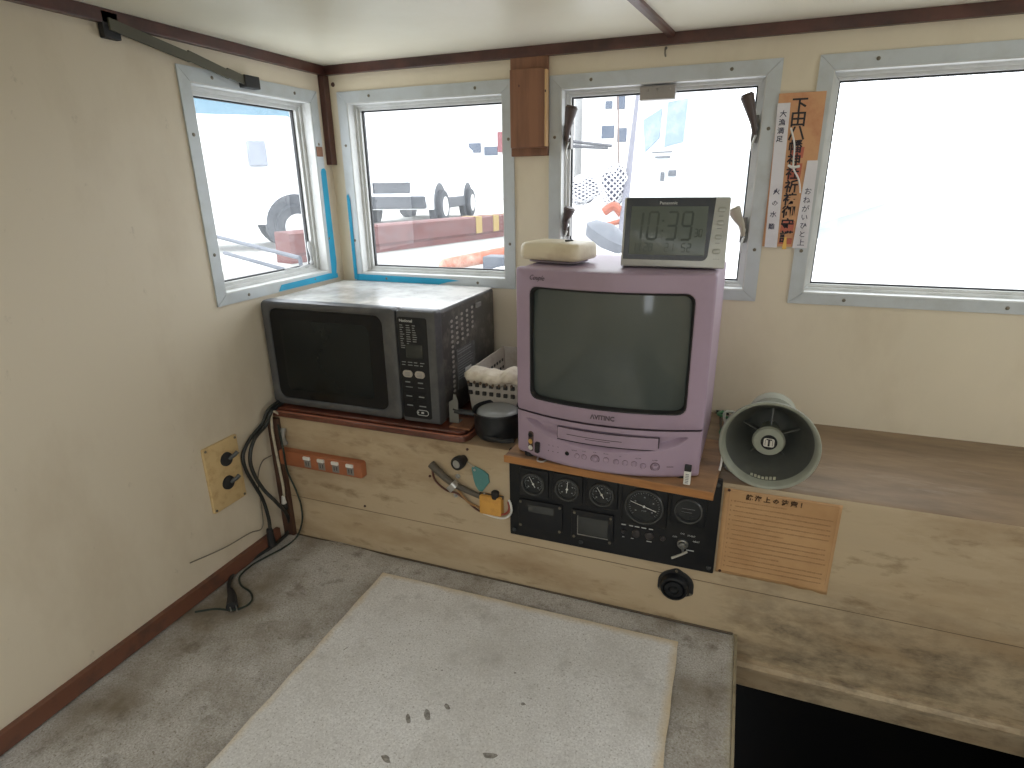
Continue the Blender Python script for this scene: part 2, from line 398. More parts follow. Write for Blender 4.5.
struct('trim_8', bm, M_('dark_brown_batten', (.085, .04, .025), .5, dirt=(.05, .03, .02), dscale=20), bevel=.001)

# ------------------------------------------------------------------ windows
def window(idx, P, u0, u1, label_side, sash=.016, dg=.042, v0=None):
    """P(u, v, d): d grows outwards"""
    v0, v1 = v0 or wz0, wz1
    bm = new(); ringframe(bm, P, (u0-.026, u1+.026, v0-.022, v1+.026), (u0, u1, v0, v1), -.0035, -.0002)
    root = struct('window_%d' % idx, bm, alu, smooth=False)
    bm = new(); ringframe(bm, P, (u0, u1, v0, v1), (u0+.0025, u1-.0025, v0+.0025, v1-.0025), -.002, WT)
    o = struct('reveal', bm, alu_in, parent=root, smooth=False)
    bm = new(); ringframe(bm, P, (u0+.002, u1-.002, v0+.002, v1-.002), (u0+sash, u1-sash, v0+sash, v1-sash), dg-.012, dg+.008)
    ringframe(bm, P, (u0+.002, u1-.002, v0+.002, v1-.002), (u0+sash*.55, u1-sash*.55, v0+sash*.55, v1-sash*.55), dg-.018, dg-.012)
    o = struct('sash', bm, alu_in, parent=root, smooth=False)
    bm = new(); ringframe(bm, P, (u0+sash, u1-sash, v0+sash, v1-sash), (u0+sash+.003, u1-sash-.003, v0+sash+.003, v1-sash-.003), dg-.004, dg+.004)
    struct('gasket', bm, rubber, parent=root, smooth=False)
    bm = new(); q = [(u0+sash, v0+sash), (u1-sash, v0+sash), (u1-sash, v1-sash), (u0+sash, v1-sash)]
    poly(bm, [P(x, y, dg) for x, y in q])
    g = struct('glass', bm, pane_m, parent=root, smooth=False)
    for fu, fv in ((.18, 1), (.82, 1), (0, .75), (0, .22), (1, .75), (1, .22), (.2, 0), (.8, 0)):
        u = u0-.013+(u1-u0+.026)*fu; v = v0-.011+(v1-v0+.024)*fv
        bm = new(); c = P(u, v, -.0036); nrm = (P(u, v, -.006)-c)
        lathe(bm, [(.0036, 0), (.0033, .0008), (.002, .0014)], frame(c, nrm.orthogonal(), nrm.cross(nrm.orthogonal())), 10)
        struct('screw', bm, screwm, parent=root)
    return root
PF = lambda u, v, d: Vector((u, YW+d, v))
PL = lambda u, v, d: Vector((XL-d, u, v))
w1 = window(1, PL, LW[0], LW[1], '', .018, v0=LZ0)
w2 = window(2, PF, *wins_front[0], '', .015)
w3 = window(3, PF, *wins_front[1], '', .014)
w4 = window(4, PF, *wins_front[2], '', .015)
for (a, b) in wins_front: portal(((a+b)/2, YW+WT+.01, (wz0+wz1)/2), (-PI/2, 0, 0), b-a, wz1-wz0)
portal((XL-WT-.01, (LW[0]+LW[1])/2, (wz0+wz1)/2), (0, -PI/2, 0), wz1-wz0, LW[1]-LW[0])
portal((XR+WT+.01, .825, .79), (0, PI/2, 0), .48, .55)
portal((.41, YB-WT-.01, .725), (PI/2, 0, 0), .22, .35)
portal(((HX0+HX1)/2, (HY0+HY1)/2, ZC+.06), (0, 0, 0), HX1-HX0, HY1-HY0)

# putty smeared at the bottom corner of the left pane
bm = new(); tube(bm, [PL(LW[1]-.02, .70, .036), PL(LW[1]-.021, .655, .034), PL(LW[1]-.026, .642, .033), PL(LW[1]-.06, .639, .035), PL(LW[1]-.12, .640, .036)], lambda t: .004+.002*math.sin(t*21), 8)
struct('sealant', bm, M_('grey_sealant', (.45, .46, .46), .5), parent=w1)

def latch(px0, px1, X, z, zt, tip_dx, m_grip, nm):
    """cam handle: grey base plate on the sash with a tapered plastic grip leaning into the room"""
    bm = new(); box(bm, X-.006, X+.006, YW+.012, YW+.03, z-.026, z+.026)
    root = struct('latch', bm, M_('latch_metal', (.16, .15, .14), .4, .6), parent=w3, bevel=.001)
    root['label'] = nm
    bm = new(); lathe(bm, [(.0055, 0), (.0055, .012), (.004, .014)], frame((X, YW+.014, z), (1, 0, 0), (0, 0, 1)), 14)
    struct('pivot', bm, steel, parent=root)
    bm = new()
    P = [Vector((X, YW-.002, z-.01)), Vector((X+tip_dx*.2, YW-.006, z+.012)), Vector((X+tip_dx*.6, YW-.010, z+(zt-z)*.6)), Vector((X+tip_dx, YW-.012, zt))]
    tube(bm, P, lambda t: .0045+.0095*min(1, t*1.1)**1.3 if t < .93 else .0115, 14, 8, .9)
    struct('grip', bm, m_grip, parent=root)
    bm = new(); tube(bm, [Vector((X+.003, YW+.004, z-.012)), Vector((X-.002, YW+.001, z-.03)), Vector((X, YW+.004, z-.046))], .002, 8)
    struct('hook', bm, steel, parent=root)
gripd = M_('dark_brown_grip', (.075, .052, .045), .45)
gripl = M_('beige_grip', (.42, .38, .3), .45)
latch(0, 0, -.385, .932, .992, .014, gripd, 'dark grip at upper left')
latch(0, 0, -.385, .742, .782, .013, gripd, 'dark grip at lower left')
latch(0, 0, .001, .932, .995, -.022, gripd, 'dark grip at upper right')
latch(0, 0, .000, .735, .782, -.024, gripl, 'beige grip at lower right')
bm = new(); box(bm, -.231, -.159, YW+.006, YW+.028, .996, 1.022)
for x in (-.215, -.195, -.17): lathe(bm, [(.003, 0), (.0025, .002)], FRONT(x, YW+.006, 1.014), 10)
h_ = struct('hinge_plate', bm, M_('hinge_metal', (.33, .31, .29), .45, .3), parent=w3, bevel=.001)

# things on the upper walls
def tape_strip(bm, P, q, d0=-.0042, d1=-.0037):
    loft(bm, [[P(x, y, d0) for x, y in q], [P(x, y, d1) for x, y in q]])
bm = new(); tape_strip(bm, PL, [(1.313, .612), (1.331, .610), (1.337, .64), (1.334, .872), (1.328, .878), (1.318, .876), (1.314, .868)])
tag(finish('masking_tape', bm, tape, smooth=False), 'upright strip of blue tape beside the left side window', 'tape', None)
bm = new(); tape_strip(bm, PL, [(1.11, .602), (1.336, .602), (1.336, .613), (1.3, .6175), (1.12, .616)], -.0048, -.0043)
tag(finish('masking_tape', bm, tape, smooth=False), 'short blue tape along the sill of the left side window', 'tape')
bm = new(); tape_strip(bm, PF, [(-.968, .592), (-.72, .591), (-.694, .598), (-.66, .603), (-.69, .606), (-.955, .609), (-.970, .609)])
tag(finish('masking_tape', bm, tape, smooth=False), 'long blue tape under the middle window, above the microwave', 'tape')
bm = new(); tape_strip(bm, PF, [(-.974, .595), (-.964, .595), (-.964, .8), (-.968, .815), (-.9735, .81)], -.0054, -.0049)
tag(finish('masking_tape', bm, tape, smooth=False), 'narrow upright blue tape on the left edge of the middle window frame', 'tape')

bm = new(); box(bm, XL, XL+.006, 1.306, 1.328, .905, .928)
tag(finish('wooden_chip', bm, pine, bevel=.001), 'small square wooden chip beside the dark corner batten', 'block')

# pine box on the front wall between the windows
t_ = thing('wall_box', (-.471, YW, .892), 'narrow honey pine box fixed on the wall between two windows', 'wooden box')
bm = new(); box(bm, -.512, -.426, YW-.012, YW, .893, 1.101); finish('back_board', bm, pine, t_, bevel=.0012)
bm = new(); box(bm, -.508, -.4285, YW-.028, YW-.012, .910, 1.068); finish('front_panel', bm, pine, t_, bevel=.002)
bm = new(); box(bm, -.4285, -.4235, YW-.027, YW-.012, .912, 1.064); finish('side_strip', bm, pine_edge, t_, bevel=.0008)['label'] = 'pale side strip'
for (x, z) in ((-.486, 1.035), (-.4262, 1.022)):
    bm = new(); M = FRONT(x, YW-.028 if x < -.45 else YW-.0275, z); prism(bm, [(a*.5, b) for a, b in circ(.0028, 12)], -.0005, .0006, M); finish('knot', bm, maho, t_)

# hanging screw hook over window 3
bm = new(); tube(bm, [(-.182, YW-.001, 1.088), (-.182, YW-.008, 1.087), (-.182, YW-.010, 1.078), (-.181, YW-.006, 1.072)], .0018, 8)
lathe(bm, [(.003, 0), (.0028, .0015)], FRONT(-.182, YW, 1.088), 10)
tag(finish('screw_hook', bm, screwm), 'tiny rusty screw hook in the wall above the right window', 'hook')
for x, z, l in ((-.985, 1.072, 'dark screw head beside the corner batten on the front wall'),):
    bm = new(); lathe(bm, [(.0055, 0), (.005, .0012), (.002, .002)], FRONT(x, YW, z), 14)
    tag(finish('wall_screw', bm, maho), l, 'screw')

# strap at upper left of the side window
t_ = thing('sun_visor_strap', (XL, 1.06, 1.03), 'dusty olive strap with a black clip over the left side window', 'strap')
bm = new(); S_ = [(.80, 1.09), (.95, 1.068), (1.04, 1.052), (1.082, 1.047)]
for a, b in zip(S_[:-1], S_[1:]): 
    loft(bm, [[Vector((XL+.014, a[0], a[1]+.010)), Vector((XL+.018, a[0], a[1]+.010)), Vector((XL+.018, a[0], a[1]-.008)), Vector((XL+.014, a[0], a[1]-.008))],
              [Vector((XL+.014, b[0], b[1]+.007)), Vector((XL+.018, b[0], b[1]+.007)), Vector((XL+.018, b[0], b[1]-.010)), Vector((XL+.014, b[0], b[1]-.010))]])
finish('strap', bm, visor, t_, smooth=False)
bm = new(); box(bm, XL+.002, XL+.021, 1.080, 1.122, 1.032, 1.056); finish('clip', bm, rubber, t_, bevel=.0015)
bm = new(); box(bm, XL+.002, XL+.014, .79, .82, 1.07, 1.11); finish('bracket', bm, rubber, t_, bevel=.0015)

# paper charm on the right of window 3
t_ = thing('paper_charm', (.095, YW, .70), 'long paper shrine charm with brushed writing hung beside the right window', 'paper charm')
def quadslab(bm, q, y0, y1): loft(bm, [[Vector((x, y0, z)) for x, z in q], [Vector((x, y1, z)) for x, z in q]])
bm = new(); quadslab(bm, [(.052, .700), (.150, .700), (.150, .990), (.036, .990)][0:0] or [(.040, .705), (.122, .705), (.120, .992), (.038, .992)], YW-.004, YW-.0062)
finish('backing_paper', bm, paper_o, t_, smooth=False)
bm = new(); quadslab(bm, [(.0445, .703), (.068, .703), (.060, .975), (.0375, .975)], YW-.0068, YW-.0078)
finish('side_strip', bm, paper_w, t_, smooth=False)['label'] = 'white left strip'
bm = new(); quadslab(bm, [(.097, .703), (.124, .703), (.122, .87), (.103, .87)], YW-.0068, YW-.0078)
finish('side_strip', bm, paper_w, t_, smooth=False)['label'] = 'white right strip'
bm = new()
for i, ch in enumerate('下田八幡神社祈祷御守護'):
    text(bm, ch, .029 if i < 3 else .025, FRONT(.0765 + .0006*i, YW-.0068, .968-.0245*i), sx=1.0, res=1, bold=.0006)
finish('lettering', bm, ink, t_, smooth=False)
bm = new()
for ch, x, z in (('大', .0495, .955), ('漁', .049, .940), ('満', .0485, .925), ('足', .048, .910), ('火', .0545, .812), ('の', .054, .79), ('水', .0535, .768), ('難', .053, .744)):
    text(bm, ch, .0125, FRONT(x, YW-.0080, z), res=1, bold=.0002)
for i, ch in enumerate('おねがいひと上'): text(bm, ch, .014, FRONT(.1115, YW-.0080, .812-.0165*i), res=1, bold=.0001)
finish('lettering', bm, M_('blue_black_ink', (.05, .05, .09), .7), t_, smooth=False)
for z, h in ((.885, .02), (.85, .03), (.745, .022), (.716, .012)):
    bm = new(); quadslab(bm, [(.070, z-h/2), (.094, z-h/2), (.095, z+h/2), (.071, z+h/2)], YW-.0064, YW-.0067)
    finish('red_patch', bm, M_('vermilion_print', (.5, .14, .09), .65), t_, smooth=False)
bm = new(); quadslab(bm, [(.078, .700), (.086, .700), (.084, .724), (.080, .724)], YW-.0069, YW-.0074); finish('gold_tab', bm, gold, t_, smooth=False)
bm = new(); tube(bm, [(.066, YW-.009, .93), (.076, YW-.011, .90), (.078, YW-.012, .87), (.080, YW-.013, .855), (.092, YW-.011, .835), (.098, YW-.009, .81)], .0016, 8)
tube(bm, [(.070, YW-.010, .862), (.078, YW-.014, .858), (.090, YW-.010, .860)], .0026, 8)
finish('paper_cord', bm, white_pl, t_)

# ------------------------------------------------------------------ loose mat on the bench
bm = new()
q = [(-.683, .30), (-.682, .955), (-.04, .9605), (-.0345, .957), (-.033, .95), (-.0285, .30)]
nx, ny = 40, 36
def mp_(u, v):
    x0 = -.676+(-.683+.676)*v; x1 = -.024+(-.036+.024)*v
    y1 = .953+.006*u
    return x0+(x1-x0)*u, .26+(y1-.26)*v
top = [[None]*(ny+1) for _ in range(nx+1)]; bot = [[None]*(ny+1) for _ in range(nx+1)]
for i in range(nx+1):
    for j in range(ny+1):
        x, y = mp_(i/nx, j/ny)
        e = .0012*math.sin(x*23)*math.sin(y*9)
        if i in (0, nx) or j == ny: x += .0008*math.sin(y*60+x*50)
        zz = .0055+.0012*math.sin(x*11+1)*math.cos(y*8)
        top[i][j] = bm.verts.new((x, y, zz+.0022)); bot[i][j] = bm.verts.new((x, y, zz-.0005))
for i in range(nx):
    for j in range(ny):
        bm.faces.new((top[i][j], top[i+1][j], top[i+1][j+1], top[i][j+1])); bm.faces.new((bot[i][j], bot[i][j+1], bot[i+1][j+1], bot[i+1][j]))
for i in range(nx):
    bm.faces.new((bot[i][0], bot[i+1][0], top[i+1][0], top[i][0])); bm.faces.new((bot[i][ny], top[i][ny], top[i+1][ny], bot[i+1][ny]))
for j in range(ny):
    bm.faces.new((bot[0][j], top[0][j], top[0][j+1], bot[0][j+1])); bm.faces.new((bot[nx][j], bot[nx][j+1], top[nx][j+1], top[nx][j]))
mat_o = finish('floor_mat', bm, mat_m, ang=60)
tag(mat_o, 'large pale speckled vinyl sheet with yellowed edges lying on the bench', 'mat')
# dark scuff marks on it: thin dried smears
smudge_m = M_('dark_scuff', (.17, .155, .135), .8, dirt=(.33, .31, .28), dscale=160, lo=.4, hi=.6)
for px, py, a, b, r in ((427, 714, .0085, .0035, -.9), (408, 718, .007, .003, -.9), (490, 755, .008, .004, .2), (447, 706, .005, .003, -.5), (523, 703, .003, .002, 0), (346, 648, .004, .0006, 1.2), (436, 669, .0012, .0008, 0), (442, 670, .0012, .0008, 0), (515, 672, .0016, .001, 0), (386, 758, .007, .003, -.3)):
    a *= 1.35; b *= 1.35; bm = new(); p = at(px, py, 2, .009); c, s = math.cos(r), math.sin(r)
    pts = [(p.x+c*a*math.cos(t)*(1+.2*math.sin(3*t+px))-s*b*math.sin(t), p.y+s*a*math.cos(t)+c*b*math.sin(t)*(1+.25*math.sin(2*t+py))) for t in [2*PI*i/16 for i in range(16)]]
    zz = .0055+.0012*math.sin(p.x*11+1)*math.cos(p.y*8)+.0022
    prism(bm, pts, zz-.0003, zz+.00035); finish('scuff', bm, smudge_m, mat_o, smooth=False)

# ------------------------------------------------------------------ shelf boards on the console
t_ = thing('microwave_board', (-.75, 1.18, ZT), 'varnished red-brown board with moulded edge under the microwave', 'board')
bm = new()
oc = [(-1.008, 1.016), (-.512, 1.020), (-.500, 1.026), (-.493, 1.04), (-.490, 1.10), (-.490, 1.34), (-1.008, 1.34)]
prism(bm, oc, ZT+.0005, ZT+.012); finish('base_board', bm, board_m, t_, bevel=.002)
bm = new(); prism(bm, [(-1.008, 1.028), (-.518, 1.031), (-.505, 1.042), (-.502, 1.335), (-1.008, 1.335)], ZT+.012, ZT+.0195); finish('top_panel', bm, board_m, t_, bevel=.002)
bm = new(); tube(bm, [(-1.006, 1.021, ZT+.0125), (-.8, 1.022, ZT+.0125), (-.6, 1.0235, ZT+.0125), (-.516, 1.0245, ZT+.0125), (-.503, 1.031, ZT+.0125), (-.497, 1.045, ZT+.0125), (-.495, 1.09, ZT+.0125)], .0022, 8)
finish('edge_bead', bm, M_('polished_bead', (.35, .13, .08), .25, coat=.6), t_)
bm = new(); box(bm, -.545, -.497, 1.045, 1.10, ZT+.0195, ZT+.024); 
tag(finish('wooden_wedge', bm, pine, bevel=.001), 'small flat wooden wedge by the foot of the microwave', 'block')

t_ = thing('television_board', (-.2, 1.1, ZT), 'worn wooden board under the television, overhanging the gauges', 'board')
bm = new(); prism(bm, [(-.384, .960), (-.002, .938), (.012, 1.16), (-.372, 1.18)], ZT+.006, ZT+.0205); finish('plank', bm, [shelf_wood], t_, bevel=.0015)
bm = new(); prism(bm, [(-.386, .9585), (-.0015, .9365), (-.0015, .940), (-.386, .962)], ZT+.005, ZT+.0195); finish('front_edge', bm, shelf_edge, t_, bevel=.001)['label'] = 'orange-brown front edge'
bm = new(); box(bm, -.37, -.01, 1.05, 1.16, ZT, ZT+.006); finish('batten', bm, shelf_wood, t_)
ZB = ZT+.0205

# ------------------------------------------------------------------ microwave
MX0, MX1, MY, MB_, MT, MYB = -1.006, -.560, 1.045, .3475, .595, 1.352
t_ = thing('microwave_oven', (-.78, 1.2, ZT+.0195), 'dusty charcoal microwave oven in the corner by the windows', 'microwave')
bm = new()
def yz(w0): pass
cs = [(1.066, MB_+.004), (MYB-.004, MB_+.004), (MYB, MB_+.01), (MYB, MT-.014), (MYB-.004, MT-.005), (MYB-.014, MT-.001), (1.066, MT-.001)]
rings = []
def body_ring(y, ins):
    return [(x, y, z) for x, z in rr(MX1-MX0-2*ins, MT-MB_-2*ins, .010, 5, (MX0+MX1)/2, (MT+MB_)/2)]
loft(bm, [body_ring(1.064, .001), body_ring(MYB-.008, .001), body_ring(MYB, .006)])
body = finish('body', bm, [mw_side, mw_top], t_, ang=40)
for p in body.data.polygons:
    if p.normal.z > .8: p.material_index = 1
DX = -.6545       # seam between door and control column
def mw_front(x0, x1, r0, name, bulge=.006):
    cx, wd, cz, ht = (x0+x1)/2, x1-x0, (MT+MB_)/2, MT-MB_
    return cx, wd, cz, ht
def holed(bm, cx, cz, w_, h_, r, icx, icz, iw, ih, ir, y0, y1, dep, e=.003, n=6):
    """plate with a recessed rounded opening; y0 back, y1 front (towards the viewer, smaller)"""
    O = lambda i, y: [(x, y, z) for x, z in rr(w_-2*i, h_-2*i, max(r-i, .0005), n, cx, cz)]
    I = lambda i, y: [(x, y, z) for x, z in rr(iw-2*i, ih-2*i, max(ir-i, .0005), n, icx, icz)]
    loft(bm, [O(0, y0), O(0, y1+e), O(e*.3, y1+e*.3), O(e, y1), I(-e, y1), I(-e*.3, y1+e*.3), I(0, y1+e), I(.0, y1+dep)], True, False)
bm = new()
cx, cz = (MX0+DX)/2, (MT+MB_)/2
gx0, gx1, gz0, gz1 = -.985, -.690, .366, .577
holed(bm, cx, cz, DX-MX0-.0012, MT-MB_, .012, (gx0+gx1)/2, (gz0+gz1)/2, gx1-gx0, gz1-gz0, .020, 1.066, 1.040, .004, .006)
door = finish('door', bm, mw_grey, t_, ang=30)
bm = new(); rbox(bm, gx1-gx0+.001, gz1-gz0+.001, .020, 0, .0022, FRONT((gx0+gx1)/2, 1.0462, (gz0+gz1)/2), .0008)
gl = finish('door_glass', bm, blk_gloss, door, ang=20)
bm = new(); rbox(bm, .235, .168, .014, 0, .0004, FRONT(-.842, 1.0440, .470)); finish('viewing_mesh', bm, M_('viewing_mesh', (.008, .011, .011), .2, spec=.3), door)
bm = new()
kx = (DX+MX1)/2
rings = lambda i, y: [(x, y, z) for x, z in rr(MX1-DX-.0012-2*i, MT-MB_-2*i, .006, 5, kx, cz)]
loft(bm, [rings(0, 1.066), rings(0, 1.047), rings(.003, 1.041), rings(.007, 1.040)])
ctrl = finish('control_panel', bm, mw_grey, t_, ang=30)
px0, px1, pz0, pz1 = -.6495, -.5815, .359, .580
bm = new(); rbox(bm, px1-px0, pz1-pz0, .005, 0, .0012, FRONT((px0+px1)/2, 1.0402, (pz0+pz1)/2)); finish('touch_panel', bm, blk, ctrl)['label'] = 'black control face'
FY = 1.0388
bm = new(); rbox(bm, .040, .030, .002, 0, .0006, FRONT(-.613, FY, .508)); finish('display', bm, M_('dark_display', (.03, .034, .032), .15), ctrl)
bm = new(); text(bm, 'National', .0078, FRONT(-.629, FY-.0002, .5725), sx=1.15, bold=.0002); finish('lettering', bm, grey_txt, ctrl, smooth=False)
bm = new()
random.seed(3)
for r in range(11):
    z = .563-.0048*r
    for c in range(3):
        x = -.644+.0145*c
        if r > 7 and c == 2: continue
        L = random.uniform(.005, .011)
        box(bm, x, x+L, FY-.0002, FY, z-.0009, z+.0009)
for r, z in enumerate((.484, .478)):
    for c in range(4): box(bm, -.645+.0145*c, -.645+.0145*c+random.uniform(.006, .011), FY-.0002, FY, z-.0009, z+.0009)
for r in range(6):
    z = .440-.0105*r
    for c in range(2): box(bm, -.642+.030*c+.002, -.642+.030*c+.002+random.uniform(.011, .017), FY-.0002, FY, z-.0013, z+.0013)
finish('print', bm, dim_txt, ctrl, smooth=False)
for i, x in enumerate((-.6325, -.6035)):
    bm = new(); rbox(bm, .0235, .0155, .0076, 0, .0022, FRONT(x, FY, .4585), .001); b_ = finish('button', bm, M_('pale_oval_key', (.42, .38, .33), .4), ctrl)
    bm = new(); 
    for k in (-1, 0, 1): box(bm, x-.006, x+.006, FY-.0026, FY-.0022, .4585+k*.003-.0006, .4585+k*.003+.0006)
    finish('print', bm, dim_txt, b_, smooth=False)
for r in range(4):
    for c in range(2):
        if r == 3 and c == 1: continue
        bm = new(); rbox(bm, .022, .0085, .002, 0, .0009, FRONT(-.6325+.029*c, FY, .434-.0175*r), .0004); finish('button', bm, blk, ctrl)
bm = new()
for i in range(24):
    pass
loft(bm, [[(x, FY-.0012, z) for x, z in rr(.028, .0125, .006, 6, -.6025, .373)], [(x, FY-.0012, z) for x, z in rr(.026, .0105, .005, 6, -.6025, .373)], [(x, FY, z) for x, z in rr(.026, .0105, .005, 6, -.6025, .373)], [(x, FY, z) for x, z in rr(.028, .0125, .006, 6, -.6025, .373)]], closed=True)
for k in (-1, 1): box(bm, -.610+.004*k, -.606+.006*k, FY-.0006, FY, .371, .375)
finish('start_ring', bm, grey_txt, ctrl, smooth=False)
# louvres and label on the right-hand side
bm = new(); SX = MX1-.0008
def dots(y, z0, z1, dz=.0112):
    z = z0
    while z > z1:
        M = frame((SX, y, z), (0, 1, 0), (0, 0, 1)); prism(bm, [(a*.0056, b*.0034) for a, b in circ(1, 10)], -.0002, .0006, M); z -= dz
dots(1.112, .560, .372); dots(1.137, .563, .50); dots(1.163, .566, .50); dots(1.190, .568, .51); dots(1.218, .570, .515)
finish('vent', bm, M_('dusty_louvre', (.36, .34, .31), .6), t_)
bm = new()
box(bm, SX, SX+.0005, 1.130, 1.225, .399, .492)
lab = finish('rating_label', bm, M_('grey_label', (.10, .10, .10), .5, dirt=(.2, .2, .19), dscale=90), t_, smooth=False)
bm = new()
for z in (.487, .481): box(bm, SX+.0005, SX+.0009, 1.133, 1.205, z-.0012, z+.0012)
for i in range(9): box(bm, SX+.0005, SX+.0009, 1.134, 1.134+random.uniform(.04, .08), .470-.006*i, .4715-.006*i)
finish('print', bm, dim_txt, lab, smooth=False)
bm = new(); box(bm, SX+.0009, SX+.0014, 1.168, 1.200, .428, .440); finish('sticker', bm, white_pl, lab, smooth=False)
bm = new(); box(bm, SX, SX+.004, 1.235, 1.262, .565, .575); finish('screw_plate', bm, M_('side_plate', (.22, .21, .2), .5), t_)
for x in (-.96, -.60):
    for y in (1.08, 1.32):
        bm = new(); lathe(bm, [(.010, ZT+.0196), (.011, MB_+.005)], Matrix.Translation((x, y, 0)), 14); finish('foot', bm, rubber, t_)

# ------------------------------------------------------------------ television
TX0, TX1, TY, TZ0, TZ1 = -.3660, -.0295, .982, ZB+.002, .6990
tcx, tw = (TX0+TX1)/2, TX1-TX0
def tvy(x, z=.5):
    u = max(-1, min(1, (x-tcx)/(tw/2)))
    base = TY-.034*(1-u*u) - .008*max(0, (.45-z)/.1)*(1-abs(u)**3)
    return base - .012*u*0
t_ = thing('television', (tcx, 1.15, ZB), 'mauve tube television with built-in video recorder on the worn board', 'television')
SEAM = .4335
def ring3(pts, yf): return [(x, yf(x, z), z) for x, z in pts]
def dens(pts, k=6):
    out = []
    for i in range(len(pts)):
        a = pts[i]; b = pts[(i+1) % len(pts)]
        L = math.hypot(b[0]-a[0], b[1]-a[1])
        m_ = k if L > .05 else 1
        for j in range(m_): out.append((a[0]+(b[0]-a[0])*j/m_, a[1]+(b[1]-a[1])*j/m_))
    return out
def bez(w_, h_, r, cx, cz): return dens(rr(w_, h_, r, 4, cx, cz), 14)
# rear case
bm = new()
zc = (TZ0+TZ1)/2; hh = TZ1-TZ0
def rc(y, sx, z0, z1, r, ox=0): return [(x, y, z) for x, z in rr(tw*sx, z1-z0, r, 4, tcx+ox, (z0+z1)/2)]
loft(bm, [rc(TY+.012, .99, TZ0+.004, TZ1-.002, .008), rc(TY+.13, .985, TZ0+.004, TZ1-.002, .010, .005), rc(TY+.24, .98, TZ0+.004, TZ1-.004, .012, .009), rc(TY+.30, .80, TZ0+.01, TZ1-.04, .02, .009), rc(TY+.34, .60, TZ0+.02, TZ1-.10, .02, .009), rc(TY+.355, .55, TZ0+.03, TZ1-.12, .02, .009)])
finish('rear_case', bm, mauve, t_, ang=40)
# upper bezel with a dark recessed surround
sx0, sx1, sz0, sz1 = -.3345, -.0615, .464, .6655
icx, icz, iw, ih = (sx0+sx1)/2, (sz0+sz1)/2, sx1-sx0, sz1-sz0
ucz, uh = (SEAM+TZ1)/2, TZ1-SEAM-.001
bm = new()
loft(bm, [ring3(bez(tw, uh, .006, tcx, ucz), lambda x, z: TY+.014), ring3(bez(tw, uh, .006, tcx, ucz), lambda x, z: tvy(x)+.004),
          ring3(bez(tw-.003, uh-.003, .006, tcx, ucz), lambda x, z: tvy(x)+.001), ring3(bez(tw-.008, uh-.006, .005, tcx, ucz), lambda x, z: tvy(x)),
          ring3(bez(iw+.008, ih+.008, .016, icx, icz), lambda x, z: tvy(x)), ring3(bez(iw+.005, ih+.005, .015, icx, icz), lambda x, z: tvy(x)+.0015),
          ring3(bez(iw+.002, ih+.002, .014, icx, icz), lambda x, z: tvy(x)+.009)], True, False)
bz = finish('bezel', bm, mauve, t_, ang=35)
bm = new()
loft(bm, [ring3(bez(iw+.006, ih+.006, .015, icx, icz), lambda x, z: tvy(x)+.0016), ring3(bez(iw+.001, ih+.001, .014, icx, icz), lambda x, z: tvy(x)+.003), ring3(bez(iw-.005, ih-.005, .014, icx, icz), lambda x, z: tvy(x)+.012)], False, False)
finish('screen_surround', bm, rubber, bz)
bm = new(); n = 20
def scr(u, v):
    x = icx+u*(iw/2); z = icz+v*(ih/2)
    return (x, tvy(x)+.0065+.006*(v*v)+.004*u*u, z)
def sq(u, v):      # square -> rounded square
    k = 1-.012*(u*u*v*v)
    return u*k, v*k
g = [[bm.verts.new(scr(*sq(-1+2*i/n, -1+2*j/n))) for j in range(n+1)] for i in range(n+1)]
for i in range(n):
    for j in range(n): bm.faces.new((g[i][j], g[i+1][j], g[i+1][j+1], g[i][j+1]))
scn = finish('screen', bm, tv_glass, t_, ang=80)
# lower fascia: grid with the long smile-shaped recess
bm = new(); nx, nz = 110, 44
z0, z1 = TZ0, SEAM-.001
def smile(x, z):
    u = (x-tcx)/(tw/2)
    ztop = .4235-.001*abs(u)
    zbot = .4235-.036*math.sqrt(max(0, 1-(u/.86)**2)) if abs(u) < .86 else .43
    e = min((ztop-z)/.003, (z-zbot)/.010, (.86-abs(u))/.03)
    return .0125*max(0, min(1, e))
def low(x, z):
    u = (x-tcx)/(tw/2)
    curve = .006*max(0, (TZ0+.008-z)/.008)**2
    return tvy(x, z)+smile(x, z)+curve
def lowz(x, k):
    u = (x-tcx)/(tw/2)
    zb = z0+.0005
    return zb+(z1-zb)*k
g = [[None]*(nz+1) for _ in range(nx+1)]
for i in range(nx+1):
    x = TX0+.0008+(tw-.0016)*i/nx
    for j in range(nz+1):
        z = lowz(x, j/nz); g[i][j] = bm.verts.new((x, low(x, z)+(.003 if i in (0, nx) else 0), z))
for i in range(nx):
    for j in range(nz): bm.faces.new((g[i][j], g[i+1][j], g[i+1][j+1], g[i][j+1]))
bk = [[bm.verts.new((g[i][j].co.x, TY+.014, g[i][j].co.z)) for j in (0, nz)] for i in range(nx+1)]
for i in range(nx):
    bm.faces.new((g[i][0], bk[i][0], bk[i+1][0], g[i+1][0])); bm.faces.new((g[i][nz], g[i+1][nz], bk[i+1][1], bk[i][1]))
for i, s in ((0, 0), (nx, 1)):
    for j in range(nz):
        pass
    f = [g[i][j] for j in range(nz+1)]+[bk[i][1], bk[i][0]]
    bm.faces.new(f)
fas = finish('fascia', bm, mauve, t_, ang=28)
def onlow(px, py, it=6):
    """where the photograph shows this spot on the curved fascia"""
    y = TY
    for _ in range(it):
        p = at(px, py, 1, y); y = tvy(p.x, p.z)
    return p
def FL(x, z, dy=0):
    s = (tvy(x+.002, z)-tvy(x-.002, z))/.004
    return frame((x, low(x, z)+dy, z), (1, s, 0), (0, 0, 1))
